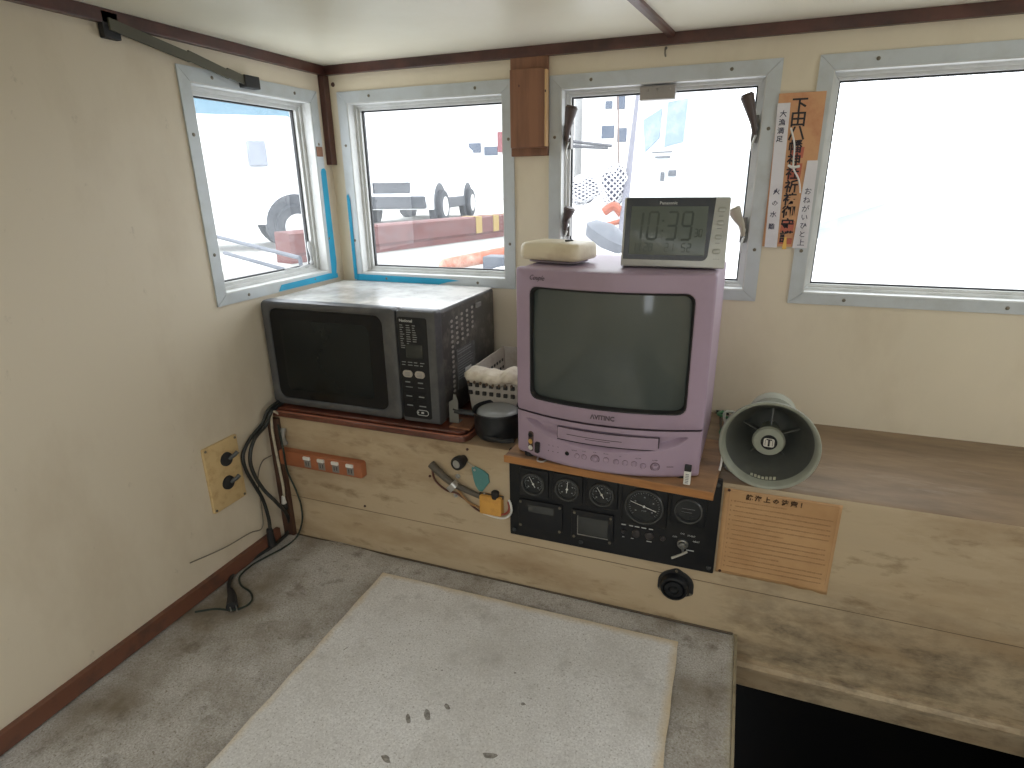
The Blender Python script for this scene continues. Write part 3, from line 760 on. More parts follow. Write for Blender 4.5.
# cassette flap
a = onlow(557, 418); b = onlow(658, 443)
fx0, fx1 = a.x+.002, b.x; fz1, fz0 = .4195, .3975
bm = new(); n = 20
rings = [[(fx0+(fx1-fx0)*i/n, tvy(fx0+(fx1-fx0)*i/n, .41)+dy, z) for dy, z in ((.008, fz0), (.001, fz0), (.0002, fz0+.001), (.0002, fz1-.001), (.001, fz1), (.008, fz1))] for i in range(n+1)]
loft(bm, rings); flap = finish('cassette_flap', bm, mauve, t_, ang=30)
bm = new()
def flapline(xa, xb, z, th=.0007, dy=-.0002):
    k = 8
    loft(bm, [[(xa+(xb-xa)*i/k, tvy(xa+(xb-xa)*i/k, .41)+d_, z+s) for d_, s in ((.0006, -th), (dy, -th), (dy, th), (.0006, th))] for i in range(k+1)])
flapline(fx0-.001, fx1+.001, fz1+.0014, .0008, .0004); flapline(fx0-.001, fx1+.001, fz0-.001, .0008, .0004)
for x in (fx0-.001, fx1+.001): box(bm, x-.0007, x+.0007, tvy(x)+.0004, tvy(x)+.004, fz0, fz1)
flapline(-.26, -.16, .409, .0005); flapline(-.225, -.18, .4055, .0004)
finish('flap_gap', bm, dark_txt, flap, smooth=False)
bm = new()
for i in range(40):
    pass
k = 30; loft(bm, [[(TX0+.001+(tw-.002)*i/k, tvy(TX0+.001+(tw-.002)*i/k, SEAM)+d_, SEAM+s) for d_, s in ((.004, -.0008), (.0005, -.0008), (.0005, .0003), (.004, .0003))] for i in range(k+1)])
finish('seam', bm, dark_txt, t_, smooth=False)
# knobs along the bottom strip
tag_y = [(577, 456, .0033), (584, 457, .0033), (595, 459, .0056), (606, 460, .0035), (616, 462, .0035), (625, 463, .0035), (634, 464, .0035), (643, 466, .0035), (655, 467, .0056)]
for px, py, r in tag_y:
    r *= 1.18
    p = onlow(px, py)
    bm = new(); lathe(bm, [(r*1.28, -.001), (r*1.25, .0003), (r*.9, .0004)], FL(p.x, p.z), 20); finish('button_ring', bm, M_('dark_mauve', (.16, .10, .13), .5), t_)
    bm = new()
    M = FL(p.x, p.z)
    if r > .005: lathe(bm, [(r, -.001), (r, .0012), (r*.86, .0018), (r*.80, .0004), (r*.66, .0004), (r*.6, .0030), (r*.4, .0036)], M, 24)
    else: lathe(bm, [(r*1.15, -.001), (r*1.1, .0004), (r*.85, .0005), (r*.8, .0022), (r*.6, .0027)], M, 20)
    b_ = finish('button', bm, mauve, t_, ang=30)
    if px == 595:
        bm = new(); text(bm, '▶', .004, M @ Matrix.Translation((0, 0, .003))); finish('play_mark', bm, dark_txt, b_, smooth=False)
p = onlow(567, 453.5); bm = new(); lathe(bm, [(.0042, -.001), (.004, .0006), (.003, .0012)], FL(p.x, p.z), 20); finish('sensor_window', bm, blk_gloss, t_)
bm = new()
for px in (548.5, 553, 558): p = onlow(px, 450.5+(px-548)*.2); prism(bm, circ(.0009, 10), -.0004, .0006, FL(p.x, p.z))
for px, py in ((549, 445), (553, 446), (558, 447)): p = onlow(px, py); box(bm, -.0015, .0015, -.0004, .0004, -.0003, .0003, FL(p.x, p.z))
finish('indicator', bm, dark_txt, t_)
bm = new()
for s, px, py in (('REWIND', 574.5, 450.5), ('STOP', 584, 451.5), ('PLAY', 595, 452.5), ('FF/CUE', 606, 454), ('CH', 620, 456.5), ('VOLUME', 638, 458.5), ('POWER', 655, 460.5)):
    p = onlow(px, py); text(bm, s, .0027, FL(p.x, p.z, -.0003), res=1)
p = onlow(670, 467); box(bm, -.006, .006, -.0005, .0005, 0, .0003, FL(p.x, p.z))
finish('print', bm, dark_txt, t_, smooth=False)
bm = new(); x = -.196; text(bm, 'ΛVITINC', .0115, frame((x, tvy(x)-.0004, .449), (1, 0, 0), (0, 0, 1)), sx=.95, bold=.0005)
finish('logo', bm, M_('metal_logo', (.12, .09, .11), .35, .3), t_, smooth=False)
bm = new(); x = -.322; text(bm, 'Couple', .0125, frame((x, tvy(x)-.0012, .6835), (1, (tvy(x+.01)-tvy(x-.01))/.02, 0), (0, 0, 1)), sx=.85, shear=.45)
finish('lettering', bm, dark_txt, t_, smooth=False)
# front sockets behind an open flap, lower left
jx = onlow(531, 441); M = FL(jx.x, jx.z)
bm = new(); rbox(bm, .0120, .0400, .0050, -.001, .0010, M, .0004); jp = finish('socket_panel', bm, M_('brown_socket_plate', (.10, .06, .05), .4), t_)
for dz, mt in ((.0130, rubber), (0, M_('yellow_socket', (.6, .35, .1), .4)), (-.0130, white_pl)):
    bm = new(); lathe(bm, [(.0048, .0008), (.0046, .0028), (.0030, .0030), (.0026, .0012)], M @ Matrix.Translation((0, dz, 0)), 16); finish('socket', bm, mt, jp)
jx2 = onlow(538, 447); M = FL(jx2.x, jx2.z)
bm = new(); rbox(bm, .0085, .0205, .0015, -.001, .0055, M, .0006); finish('socket_flap', bm, rubber, t_)['label'] = 'black folded flap'
bm = new(); lathe(bm, [(.011, ZB), (.011, TZ0+.006)], Matrix.Translation((TX0+.028, TY-.004, 0)), 14); finish('foot', bm, rubber, t_)
for x, y in ((TX1-.03, TY+.0), (TX0+.03, TY+.1), (TX1-.03, TY+.1)):
    bm = new(); lathe(bm, [(.011, ZB), (.011, TZ0+.006)], Matrix.Translation((x, y, 0)), 14); finish('foot', bm, rubber, t_)

# small black and white stick standing against the television
t_ = thing('usb_stick', (-.044, .96, ZB), 'black and white memory stick leaning on the television\'s right front corner', 'memory stick')
c0 = at(686.5, 484, 2, ZB+.001); M = frame((c0.x, c0.y, ZB+.0005), (1, -.05, 0), (.0, .10, 1))
bm = new(); rbox(bm, .0115, .0235, .001, -.003, .003, M @ Matrix.Translation((0, .0120, 0)), .0006); finish('body', bm, white_pl, t_)
bm = new(); rbox(bm, .0112, .011, .001, -.0032, .0032, M @ Matrix.Translation((0, .0295, 0)), .0006); finish('cap', bm, rubber, t_)['label'] = 'black cap'
bm = new()
for i in range(6): box(bm, -.0028, .0028, .003+.003*i, .0045+.003*i, .003, .0033, M)
finish('print', bm, dim_txt, t_, smooth=False)
# clear clip under the left front corner of the television
c0 = at(541, 462, 2, ZB); bm = new(); tube(bm, [(c0.x-.010, c0.y+.012, ZB+.002), (c0.x-.006, c0.y-.002, ZB+.0025), (c0.x+.004, c0.y-.003, ZB+.0025), (c0.x+.008, c0.y+.008, ZB+.002)], .0016, 8)
tag(finish('wire_clip', bm, steel), 'bent metal clip under the left front corner of the television', 'clip')

# ------------------------------------------------------------------ clock on the television
t_ = thing('digital_clock', (-.112, 1.05, TZ1), 'silver and black digital clock with large display standing on the television', 'clock')
CW, CH = .1685, .1125
M = frame((-.1070, 1.030, TZ1+.0005), (1, .02, 0), (.0, .16, 1)) @ Matrix.Translation((0, CH/2+.001, 0))
bm = new(); rbox(bm, CW, CH, .003, -.022, 0, M, .0015); case = finish('case', bm, silver, t_, ang=30)
bm = new(); 
L = -CW/2+.0035; R_ = CW/2-.0245; B = -CH/2+.0115; T_ = CH/2-.001
q = [(L, T_), (L, B)]+[(R_-.010+.010*math.cos(a)-.003, B+.010+.010*math.sin(a)) for a in [math.radians(270+15*i) for i in range(7)]]+[(R_+.002, T_)]
prism(bm, q, 0, .0014, M); finish('front_panel', bm, M_('navy_black_plastic', (.022, .026, .033), .25), t_, bevel=.0004)['label'] = 'black front panel'
bm = new(); lx0, lx1, lz0, lz1 = L+.009, R_-.0085, B+.008, T_-.0135
rbox(bm, lx1-lx0, lz1-lz0, .0008, .0014, .0018, M, .0002, (lx0+lx1)/2, (lz0+lz1)/2); dsp = finish('display', bm, lcd, t_)
def seg(bm, M, x, y, w_, h_, s, t, dz, sl=.06):
    S7 = {'0': 'abcdef', '1': 'bc', '2': 'abged', '3': 'abgcd', '4': 'fgbc', '5': 'afgcd', '6': 'afgedc', '7': 'abc', '8': 'abcdefg', '9': 'abcdfg'}
    sh = lambda X, Y: (x+X+sl*Y, y+Y)
    def hb(Y): prism(bm, [sh(-w_/2+t*.4, Y-t/2), sh(w_/2-t*.4, Y-t/2), sh(w_/2-t*.1, Y), sh(w_/2-t*.4, Y+t/2), sh(-w_/2+t*.4, Y+t/2), sh(-w_/2+t*.1, Y)], dz, dz+.00015, M)
    def vb(X, Y0, Y1): prism(bm, [sh(X-t/2, Y0+t*.5), sh(X, Y0+t*.1), sh(X+t/2, Y0+t*.5), sh(X+t/2, Y1-t*.5), sh(X, Y1-t*.1), sh(X-t/2, Y1-t*.5)], dz, dz+.00015, M)
    for k in S7[s]:
        if k == 'a': hb(h_/2)
        if k == 'g': hb(0)
        if k == 'd': hb(-h_/2)
        if k == 'b': vb(w_/2, 0, h_/2)
        if k == 'c': vb(w_/2, -h_/2, 0)
        if k == 'f': vb(-w_/2, 0, h_/2)
        if k == 'e': vb(-w_/2, -h_/2, 0)
bm = new()
cy = .0105
for s, x in (('1', -.060), ('0', -.0345), ('3', -.004), ('9', .020)): seg(bm, M, x, cy, .0150, .044, s, .0036, .0018)
for y in (cy+.008, cy-.008): prism(bm, [(a-.0185, b+y) for a, b in circ(.0016, 8)], .0018, .00195, M)
for s, x in (('3', .0355), ('0', .0425)): seg(bm, M, x, cy-.011, .0045, .012, s, .0013, .0018)
for s, x in (('1', -.064), ('1', -.056), ('2', -.044), ('8', -.036), ('2', -.010), ('1', -.002), ('5', .017), ('2', .026)): seg(bm, M, x, -.0245, .0055, .013, s, .0014, .0018)
finish('digits', bm, lcd_seg, dsp, smooth=False)
bm = new(); text(bm, 'Panasonic', .0066, M @ Matrix.Translation((-.012, T_-.0085, .0016)), sx=1.1, bold=.0001); finish('lettering', bm, grey_txt, t_, smooth=False)
for i, y in enumerate((.037, .0165, -.006, -.029)):
    bm = new(); rbox(bm, .0125-.001*(i in (1, 2)), .0078+.001*(i == 3), .0036, 0, .0018, M @ Matrix.Translation((CW/2-.0115-.0011*i, y, 0)), .0009); finish('button', bm, M_('silver_key', (.42, .43, .4), .35, .3), t_)
bm = new()
for i in range(3): prism(bm, [(a+CW/2-.0175+.0035*i, b-.0415) for a, b in circ(.0008, 8)], 0, .0003, M)
for i, y in enumerate((.0265, .007, -.016)): box(bm, CW/2-.016-.001*i, CW/2-.009-.001*i, y-.0005, y+.0005, 0, .0002, M)
finish('print', bm, dim_txt, t_, smooth=False)
bm = new(); box(bm, -.07, .075, 1.045-1.05, 1.09-1.05, 0, .003, Matrix.Translation((-.112, 1.05, TZ1+.0003))); finish('foot_plate', bm, rubber, t_, bevel=.001)

# cream box on the television
M = Matrix.Translation((-.314, 1.072, TZ1-.001)) @ Matrix.Rotation(math.radians(-14), 4, 'Z')
t_ = thing('cream_box', (-.312, 1.075, TZ1), 'flat yellowed cream plastic box on the television\'s left corner', 'box')
bm = new(); 
rs = lambda i, z, r=.014: [(x, y, z) for x, y in rr(.122-2*i, .088-2*i, r, 6)]
loft(bm, [rs(.004, .0065), rs(.0012, .009), rs(0, .014), rs(.0005, .028), rs(.002, .0325), rs(.005, .0355), rs(.010, .037), rs(.03, .0378)], M=M); finish('case', bm, cream_pl, t_, ang=50)
bm = new(); loft(bm, [rs(.014, .001), rs(.014, .0075)], M=M); finish('base', bm, rubber, t_)
bm = new(); loft(bm, [rs(.0115, .0018), rs(.0115, .0042)], M=M); finish('base_rim', bm, M_('mauve_grey_rim', (.3, .25, .28), .5), t_)
bm = new(); box(bm, .018, .025, -.010, .010, .037, .0405, M); finish('switch', bm, rubber, t_, bevel=.0008)

# ------------------------------------------------------------------ horn loudspeaker
hc = Vector((.0775, 1.018, ZT+.0815)); el = math.radians(5)
ax_ = Vector((-.07, -1*math.cos(el), math.sin(el)+.02)).normalized()
M = frame(hc, Vector((0, 0, 1)).cross(ax_), Vector((0, 0, 1))) @ Matrix.Scale(.895, 4)
t_ = thing('horn_speaker', (hc.x, hc.y+.05, ZT), 'round grey-green horn loudspeaker lying on the console beside the television', 'horn speaker')
bm = new(); R = .0905
lathe(bm, [(.030, -.150), (.036, -.13), (.050, -.085), (.068, -.045), (.081, -.018), (.086, -.006), (R-.001, -.003), (R, 0), (R-.001, .002), (R-.004, .0022), (R-.007, 0), (.079, -.015), (.0655, -.043), (.048, -.083), (.035, -.125), (.02, -.132)], M, 64)
finish('bell', bm, [horn_m, horn_in], t_, ang=50)
_b2 = bpy.data.objects[-1] if False else None
bell = [o for o in COL.objects if o.name.startswith('bell')][0]
for p in bell.data.polygons:
    c = (M.inverted() @ (p.center + ORIG[t_]))
    rr0 = math.hypot(c.x, c.y)
    if c.z < -.118 and rr0 < .034 or c.z < -.022 and p.normal.dot((M.to_3x3() @ Vector((c.x, c.y, 0))).normalized()) < -.1: p.material_index = 1
bm = new(); lathe(bm, [(.018, -.09), (.022, -.060), (.0285, -.034), (.0300, -.027), (.027, -.0215), (.0165, -.0205)], M @ Matrix.Translation((-.001, 0, 0)), 40); core = finish('centre_cone', bm, horn_m, t_)
bm = new(); lathe(bm, [(.0150, -.0215), (.0150, -.0185), (.0145, -.018)], M, 32); finish('badge', bm, blk, core)
bm = new(); rbox(bm, .0195, .0175, .004, -.0182, -.0172, M, .0003); bdg = finish('badge_plate', bm, white_pl, core)
bm = new()
box(bm, -.0018, .0018, -.0072, .0072, -.0173, -.0168, M); box(bm, -.0052, .0052, .0052, .0076, -.0173, -.0168, M)
box(bm, -.0070, -.0062, -.006, .006, -.0173, -.0168, M); box(bm, .0062, .0070, -.006, .006, -.0173, -.0168, M)
finish('emblem', bm, ink, core, smooth=False)
for k in range(5):
    a = math.radians(90+72*k); bm = new(); Mk = M @ Matrix.Rotation(a, 4, 'Z')
    loft(bm, [[(.020, -.0012, -.07), (.020, .0012, -.07), (.020, .0012, -.055), (.020, -.0012, -.055)], [(.052, -.0012, -.080), (.052, .0012, -.080), (.056, .0012, -.068), (.056, -.0012, -.068)]], M=Mk)
    finish('rib', bm, horn_in, t_)
bm = new(); tube(bm, [M @ Vector(p) for p in ((-.060, .046, -.03), (-.083, .050, -.025), (-.086, .040, -.018), (-.080, .033, -.01), (-.074, .045, -.02))], .0028, 8); finish('loop', bm, horn_m, t_)
bm = new()
for i in range(7): box(bm, -.026+.007*i, -.021+.007*i, -.0765+abs(i-3)*.0012-.0035, -.0765+abs(i-3)*.0012+.0035, -.0185, -.0165, M)
finish('embossed_mark', bm, M_('embossed_grey', (.38, .39, .30), .5), t_)
bm = new(); lathe(bm, [(.045, -.19), (.048, -.185), (.048, -.15), (.040, -.145)], M @ Matrix.Translation((0, 0, 0)), 32); finish('driver', bm, horn_m, t_)

# cables bundled behind the horn
for i, (mt, nm, lb, ct, P, r) in enumerate((
    (cordg, 'green_cable', 'green cable coiled between television and horn', 'cable', [(.004, 1.30, ZT+.03), (-.004, 1.24, ZT+.045), (.022, 1.20, ZT+.05), (.004, 1.17, ZT+.035), (.022, 1.14, ZT+.03), (.034, 1.2, ZT+.004)], .0032),
    (cordm, 'black_cable', 'black cable on the console left of the horn', 'cable', [(.0, 1.33, ZT+.01), (.006, 1.2, ZT+.022), (.018, 1.16, ZT+.020), (.006, 1.12, ZT+.006), (.028, 1.095, ZT+.012), (.04, 1.14, ZT+.003)], .0026),
    (cordw, 'white_cable', 'off-white cable looped left of the horn', 'cable', [(-.002, 1.34, ZT+.004), (.022, 1.25, ZT+.03), (.003, 1.15, ZT+.014), (.024, 1.13, ZT+.018), (.032, 1.17, ZT+.004), (.026, 1.3, ZT+.004)], .0026),
    (M_('grey_cord', (.3, .3, .27), .5), 'grey_cable', 'grey cable twisted beside the television foot', 'cable', [(.012, 1.33, ZT+.006), (.024, 1.2, ZT+.06), (.010, 1.16, ZT+.052), (.026, 1.12, ZT+.008), (.018, 1.08, ZT+.004), (.034, 1.06, ZT+.004)], .0024))):
    bm = new(); tube(bm, [(x-.006, y, z) for x, y, z in P], r, 8, 8); tag(finish(nm, bm, mt), lb, ct)
bm = new(); box(bm, -.016, .012, YW-.008, YW-.001, ZT+.001, ZT+.007)
tag(finish('wall_clip', bm, rubber), 'black bar on the wall behind the horn speaker', 'bar')
bm = new(); tube(bm, [(.0045, 1.03, ZB+.035), (.0055, 1.025, ZB+.018), (.0035, 1.02, ZB+.002)], .0020, 8); tag(finish('white_tie', bm, white_pl), 'white tie hanging by the television\'s right foot', 'cable tie')

# ------------------------------------------------------------------ pot, basket, cloth
pc = (-.448, 1.085)
t_ = thing('saucepan', (pc[0], pc[1], ZT), 'black saucepan between the microwave and the television', 'saucepan')
bm = new(); M = Matrix.Translation((*pc, ZT+.0005))
lathe(bm, [(.030, 0), (.044, .002), (.049, .010), (.051, .040), (.052, .056), (.0545, .060), (.0535, .062), (.050, .058), (.048, .012), (.03, .006)], M, 40); finish('pan', bm, potm, t_, ang=40)
bm = new(); tube(bm, [(pc[0]-.048, pc[1]-.012, ZT+.048), (pc[0]-.07, pc[1]-.016, ZT+.050), (pc[0]-.092, pc[1]-.018, ZT+.052)], lambda t: .0065, 12, 6, .8); finish('handle', bm, potm, t_)
bm = new(); tube(bm, [(pc[0]-.01, pc[1]-.045, ZT+.012), (pc[0]+.03, pc[1]-.055, ZT+.014), (pc[0]+.055, pc[1]-.050, ZT+.016)], .005, 10)
tag(finish('black_plug', bm, rubber), 'black plug lying in front of the saucepan', 'plug')
bm = new(); n = 24
rings = []
for k in range(7):
    a = k/6*PI/2; rings.append([(pc[0]+.046*math.cos(a)*math.cos(2*PI*i/n), pc[1]+.046*math.cos(a)*math.sin(2*PI*i/n), ZT+.055+.012*math.sin(a)) for i in range(n)])
rings[-1] = [(pc[0]+.002*math.cos(2*PI*i/n), pc[1]+.002*math.sin(2*PI*i/n), ZT+.067) for i in range(n)]
loft(bm, rings); tag(finish('glass_lid', bm, M_('cloudy_lid', (.33, .35, .35), .25)), 'cloudy grey lid on the black saucepan', 'lid')

t_ = thing('plastic_basket', (-.47, 1.25, ZT), 'long grey-white slotted plastic basket behind the saucepan', 'basket')
bz0, bz1 = ZT+.0205, .446
bm = new()
def bask(i, z, x0=-.540, x1=-.4115, y0=1.118, y1=1.352): return [(x, y, z) for x, y in ((x0+i, y0+i), (x1-i, y0+i), (x1-i, y1-i), (x0+i, y1-i))]
loft(bm, [bask(.012, bz0), bask(.004, bz1-.012), bask(0, bz1-.010), bask(0, bz1), bask(.003, bz1), bask(.006, bz1-.012), bask(.014, bz0+.003)], True, True)
finish('tub', bm, basketm, t_, bevel=.001)
bm = new()
for r in range(3):
    for i in range(12):
        y = 1.14+i*.017; z = bz1-.030-.018*r
        M = frame((-.5365+.0095*(.446-z)/.1+.0, y, z), (0, 1, 0), (0, 0, 1)); box(bm, -.005, .005, -.004, .004, -.0004, .0016, M)
        M = frame((-.5365+.0095*(.446-z)/.1+.005, y, z), (0, 1, 0), (0, 0, 1))
        box(bm, -.005, .005, -.004, .004, -.002, .002, frame((-.415-.01*(.446-z)/.1-.003, y, z), (0, 1, 0), (0, 0, 1)))
for r in range(2):
    for i in range(7): box(bm, -.530+i*.0165, -.522+i*.0165, 1.1165, 1.121, bz1-.030-.018*r, bz1-.022-.018*r)
finish('slots', bm, M_('slot_shadow_plastic', (.03, .028, .026), .6), t_, smooth=False)
bm = new(); nx, nz = 40, 14
g = [[None]*(nz+1) for _ in range(nx+1)]
for i in range(nx+1):
    u = i/nx
    for j in range(nz+1):
        v = j/nz
        a = v*PI*1.15
        x = -.527+.118*u
        rad = .011+.0018*math.sin(u*17)+.001*math.sin(v*13+u*30)
        y = 1.1135 - math.sin(a)*rad*1.3 + (.022*(1-v) if v < .2 else 0)
        z = bz1+.001+math.cos(a)*rad*.75 - max(0, v-.5)*.028 + .002*math.sin(u*9)+ (.006*math.sin(max(0, u-.65)*9))
        g[i][j] = bm.verts.new((x, y, z))
for i in range(nx):
    for j in range(nz): bm.faces.new((g[i][j], g[i+1][j], g[i+1][j+1], g[i][j+1]))
c_ = finish('cloth', bm, cloth, ang=80); m_ = c_.modifiers.new('solid', 'SOLIDIFY'); m_.thickness = .003; m_.offset = 0
tag(c_, 'rumpled cream cloth with a holed hem draped over the basket rim', 'cloth')
bm = new()
for i in range(8):
    u = .06+i*.12; x = -.527+.118*u; M = frame((x, 1.0965, bz1-.014+.0015*math.sin(u*9)), (1, 0, 0), (0, .25, 1)); prism(bm, [(a, b*1.3) for a, b in circ(.0028, 8)], -.001, .0012, M)
finish('hem_hole', bm, M_('hem_hole', (.12, .08, .05), .8), c_)
# grey metal bracket by the microwave foot
t_ = thing('metal_bracket', (-.5475, 1.07, ZT+.0195), 'upright grey metal bracket at the microwave\'s right foot', 'bracket')
bm = new(); prism(bm, [(-.012, 0), (.010, 0), (.010, .048), (.006, .062), (.000, .066), (-.002, .052), (-.012, .046)], 0, .0015, FRONT(-.541, 1.066, ZT+.0197+.005)); finish('plate', bm, M_('galvanised', (.25, .25, .23), .45, .5), t_, bevel=.0004)
bm = new(); lathe(bm, [(.0022, 0), (.002, .001)], FRONT(-.542, 1.0645, ZT+.055), 10); finish('bolt', bm, rubber, t_)
bm = new(); box(bm, -.553, -.531, 1.0645, 1.085, ZT+.0197+.0045, ZT+.0197+.006); finish('base_flange', bm, M_('galvanised2', (.25, .25, .23), .45, .5), t_)

# ------------------------------------------------------------------ instrument panel
PX0, PX1, PZ0, PZ1, PY = -.3985, .0120, .1305, .329, YC
t_ = thing('instrument_panel', (-.19, PY, PZ0), 'black engine instrument panel with five round gauges below the television', 'instrument panel')
bm = new(); rbox(bm, PX1-PX0, PZ1-PZ0, .003, 0, .006, FRONT((PX0+PX1)/2, PY-.0002, (PZ0+PZ1)/2), .001); finish('backplate', bm, blk, t_)
G = PY-.0062
def gauge(x, z, r, ang, back, nm=None, full=True):
    bm = new(); rbox(bm, 2*r+.017, 2*r+.017, .004, 0, .004, FRONT(x, G, z), .0015)
    g_ = finish('gauge', bm, blk, t_)
    bm = new(); lathe(bm, [(r+.003, .003), (r+.0025, .009), (r+.001, .0105), (r-.001, .010), (r-.0015, .006), (r-.002, .0045)], FRONT(x, G, z), 48, False, True); finish('ring', bm, gauge_glass_ring, g_)
    bm = new(); prism(bm, circ(r-.001, 40), .004, .0052, FRONT(x, G, z)); finish('dial', bm, gauge_face, g_)
    bm = new()
    for k in range(28 if full else 0):
        a = math.radians(-130+260*k/27+90); L_ = .0035 if k % 3 == 0 else .002
        box(bm, r*.84-L_, r*.84, -.00025, .00025, .0052, .0055, FRONT(x, G, z) @ Matrix.Rotation(a, 4, 'Z'))
    if full:
        for k in range(5):
            a = math.radians(215-62.5*k); box(bm, r*.55*math.cos(a)-.0014, r*.55*math.cos(a)+.0014, r*.55*math.sin(a)-.001, r*.55*math.sin(a)+.001, .0052, .0055, FRONT(x, G, z))
        if r > .025:
            text(bm, '×100', .0045, FRONT(x, G-.0055, z-.010), res=1)
    else:
        box(bm, -r*.5, r*.5, .003, .0036, .0052, .0055, FRONT(x, G, z)); box(bm, -r*.5, r*.3, -.004, -.0035, .0052, .0055, FRONT(x, G, z))
    finish('scale', bm, dim_txt, g_, smooth=False)
    if ang is not None:
        bm = new(); Mk = FRONT(x, G, z) @ Matrix.Rotation(math.radians(ang), 4, 'Z')
        prism(bm, [(-back, -.0007), (r*.78, -.00035), (r*.78, .00035), (-back, .0007)], .0062, .0068, Mk); lathe(bm, [(.0022, .0055), (.0022, .0074), (.001, .0078)], Mk, 14); finish('needle', bm, M_('needle_white', (.7, .7, .66), .4), g_)
    return g_
gauge(-.3450, .2610, .0225, 118, .008); gauge(-.2745, .2615, .0225, 84, .008); gauge(-.205, .2625, .0225, 122, .008)
gauge(-.1230, .2525, .0345, 163, .024); gauge(-.0425, .2590, .0235, None, 0, full=False)
for x, z in ((-.150, .2475), ): pass
# two square display units
bm = new(); rbox(bm, .094, .066, .002, 0, .005, FRONT(-.331, G, .1885), .001); u_ = finish('display_unit', bm, blk, t_)
bm = new(); rbox(bm, .054, .0165, .001, 0, .001, FRONT(-.329, G-.005, .204), .0003); finish('display_window', bm, M_('smoky_window', (.05, .052, .05), .2), u_)
for x, z in ((-.373, .216), (-.289, .216), (-.373, .161), (-.289, .161)):
    bm = new(); lathe(bm, [(.003, 0), (.0026, .0015)], FRONT(x, G-.005, z), 12); finish('screw', bm, screwm, u_)
bm = new(); rbox(bm, .085, .066, .002, 0, .005, FRONT(-.222, G, .186), .001); u_ = finish('display_unit', bm, blk, t_)
bm = new(); rbox(bm, .060, .040, .001, 0, .0008, FRONT(-.2205, G-.005, .1865), .0003); finish('display_window', bm, M_('grey_window', (.04, .042, .040), .25), u_)
bm = new(); box(bm, -.2515, -.1895, G-.0062, G-.005, .164, .1655); box(bm, -.2518, -.2508, G-.006, G-.005, .1655, .207); finish('window_edge', bm, M_('worn_edge', (.25, .24, .22), .4), u_, smooth=False)
for x, z in ((-.2585, .2125), (-.1855, .2125), (-.2585, .158), (-.1855, .158)):
    bm = new(); lathe(bm, [(.003, 0), (.0026, .0015)], FRONT(x, G-.005, z), 12); finish('screw', bm, screwm, u_)
for x, z in ((-.389, .143), (-.245, .144), (.003, .142), (.004, .318)):
    bm = new(); lathe(bm, [(.0045, 0), (.0042, .002), (.002, .003)], FRONT(x, G, z), 16); finish('bolt', bm, M_('blackened_bolt', (.05, .055, .06), .4, .4), t_)
# lamp row with captions under the big gauge
for x, r in ((-.160, .0045), (-.135, .0085), (-.110, .0085), (-.085, .0055)):
    bm = new(); lathe(bm, [(r, 0), (r*.95, .003), (r*.6, .0045)], FRONT(x, G, .188), 20); finish('lamp', bm, M_('dark_lamp', (.03, .026, .028), .3), t_)
bm = new()
for x0, x1 in ((-.165, -.156), (-.150, -.142), (-.139, -.130), (-.126, -.117), (-.112, -.104)): box(bm, x0, x1, G-.0003, G, .2015, .2035)
for x0, x1 in ((-.145, -.14), (-.115, -.105), (-.162, -.158)): box(bm, x0, x1, G-.0003, G, .174, .1755)
for a, s in ((150, 'OFF'), (105, 'ON'), (60, 'START'), (20, 'HEAT')):
    aa = math.radians(a); text(bm, s, .005, FRONT(-.044+.022*math.cos(aa), G-.0003, .186+.020*math.sin(aa)), res=1)
box(bm, -.040, -.026, G-.0003, G, .171, .173)
finish('print', bm, grey_txt, t_, smooth=False)
bm = new(); lathe(bm, [(.0105, 0), (.010, .004), (.0075, .005), (.0065, .010), (.004, .011)], FRONT(-.0475, G, .184), 24); ks = finish('key_switch', bm, M_('switch_metal', (.22, .22, .21), .35, .7), t_)
bm = new(); Mk = FRONT(-.0475, G-.010, .184) @ Matrix.Rotation(math.radians(-150), 4, 'Z'); k0 = FRONT(-.0475, G-.012, .182)
tube(bm, [Vector((-.0475, G-.010, .184)), Vector((-.044, G-.026, .181))], .0022, 8, 1)
tube(bm, [Vector((-.037, G-.027, .186)), Vector((-.048, G-.027, .177)), Vector((-.064, G-.027, .166))], .0024, 8, 4, .5)
finish('key', bm, steel, ks)['label'] = 'steel key turned in the switch'

# paper notice on the console
t_ = thing('paper_notice', (.11, YC, .135), 'tan printed paper notice pinned to the console right of the gauges', 'notice')
nx0, nx1, nz0, nz1 = .0155, .205, .1345, .3125
bm = new(); nxg = 24
def nw(u, v): return YC-.0012-.0008*abs(math.sin(u*5+v*3))-(.006*max(0, u-.62)*max(0, .12-v)*12)
g = [[bm.verts.new((nx0+(nx1-nx0)*i/nxg, nw(i/nxg, j/nxg), nz0+(nz1-nz0)*j/nxg+(.004*math.sin(i*1.3)*max(0, i/nxg-.5) if j == 0 else 0))) for j in range(nxg+1)] for i in range(nxg+1)]
for i in range(nxg):
    for j in range(nxg): bm.faces.new((g[i][j], g[i+1][j], g[i+1][j+1], g[i][j+1]))
s_ = finish('sheet', bm, paper_m, t_); mm = s_.modifiers.new('solid', 'SOLIDIFY'); mm.thickness = .0004
bm = new(); NY = YC-.0042
for i, ch in enumerate('航海上の注意！'): text(bm, ch, .0115, FRONT(.0585+.0145*i, NY+.001, .3005), res=1, bold=.0005)
finish('lettering', bm, ink_br, t_, smooth=False)
bm = new(); random.seed(11)
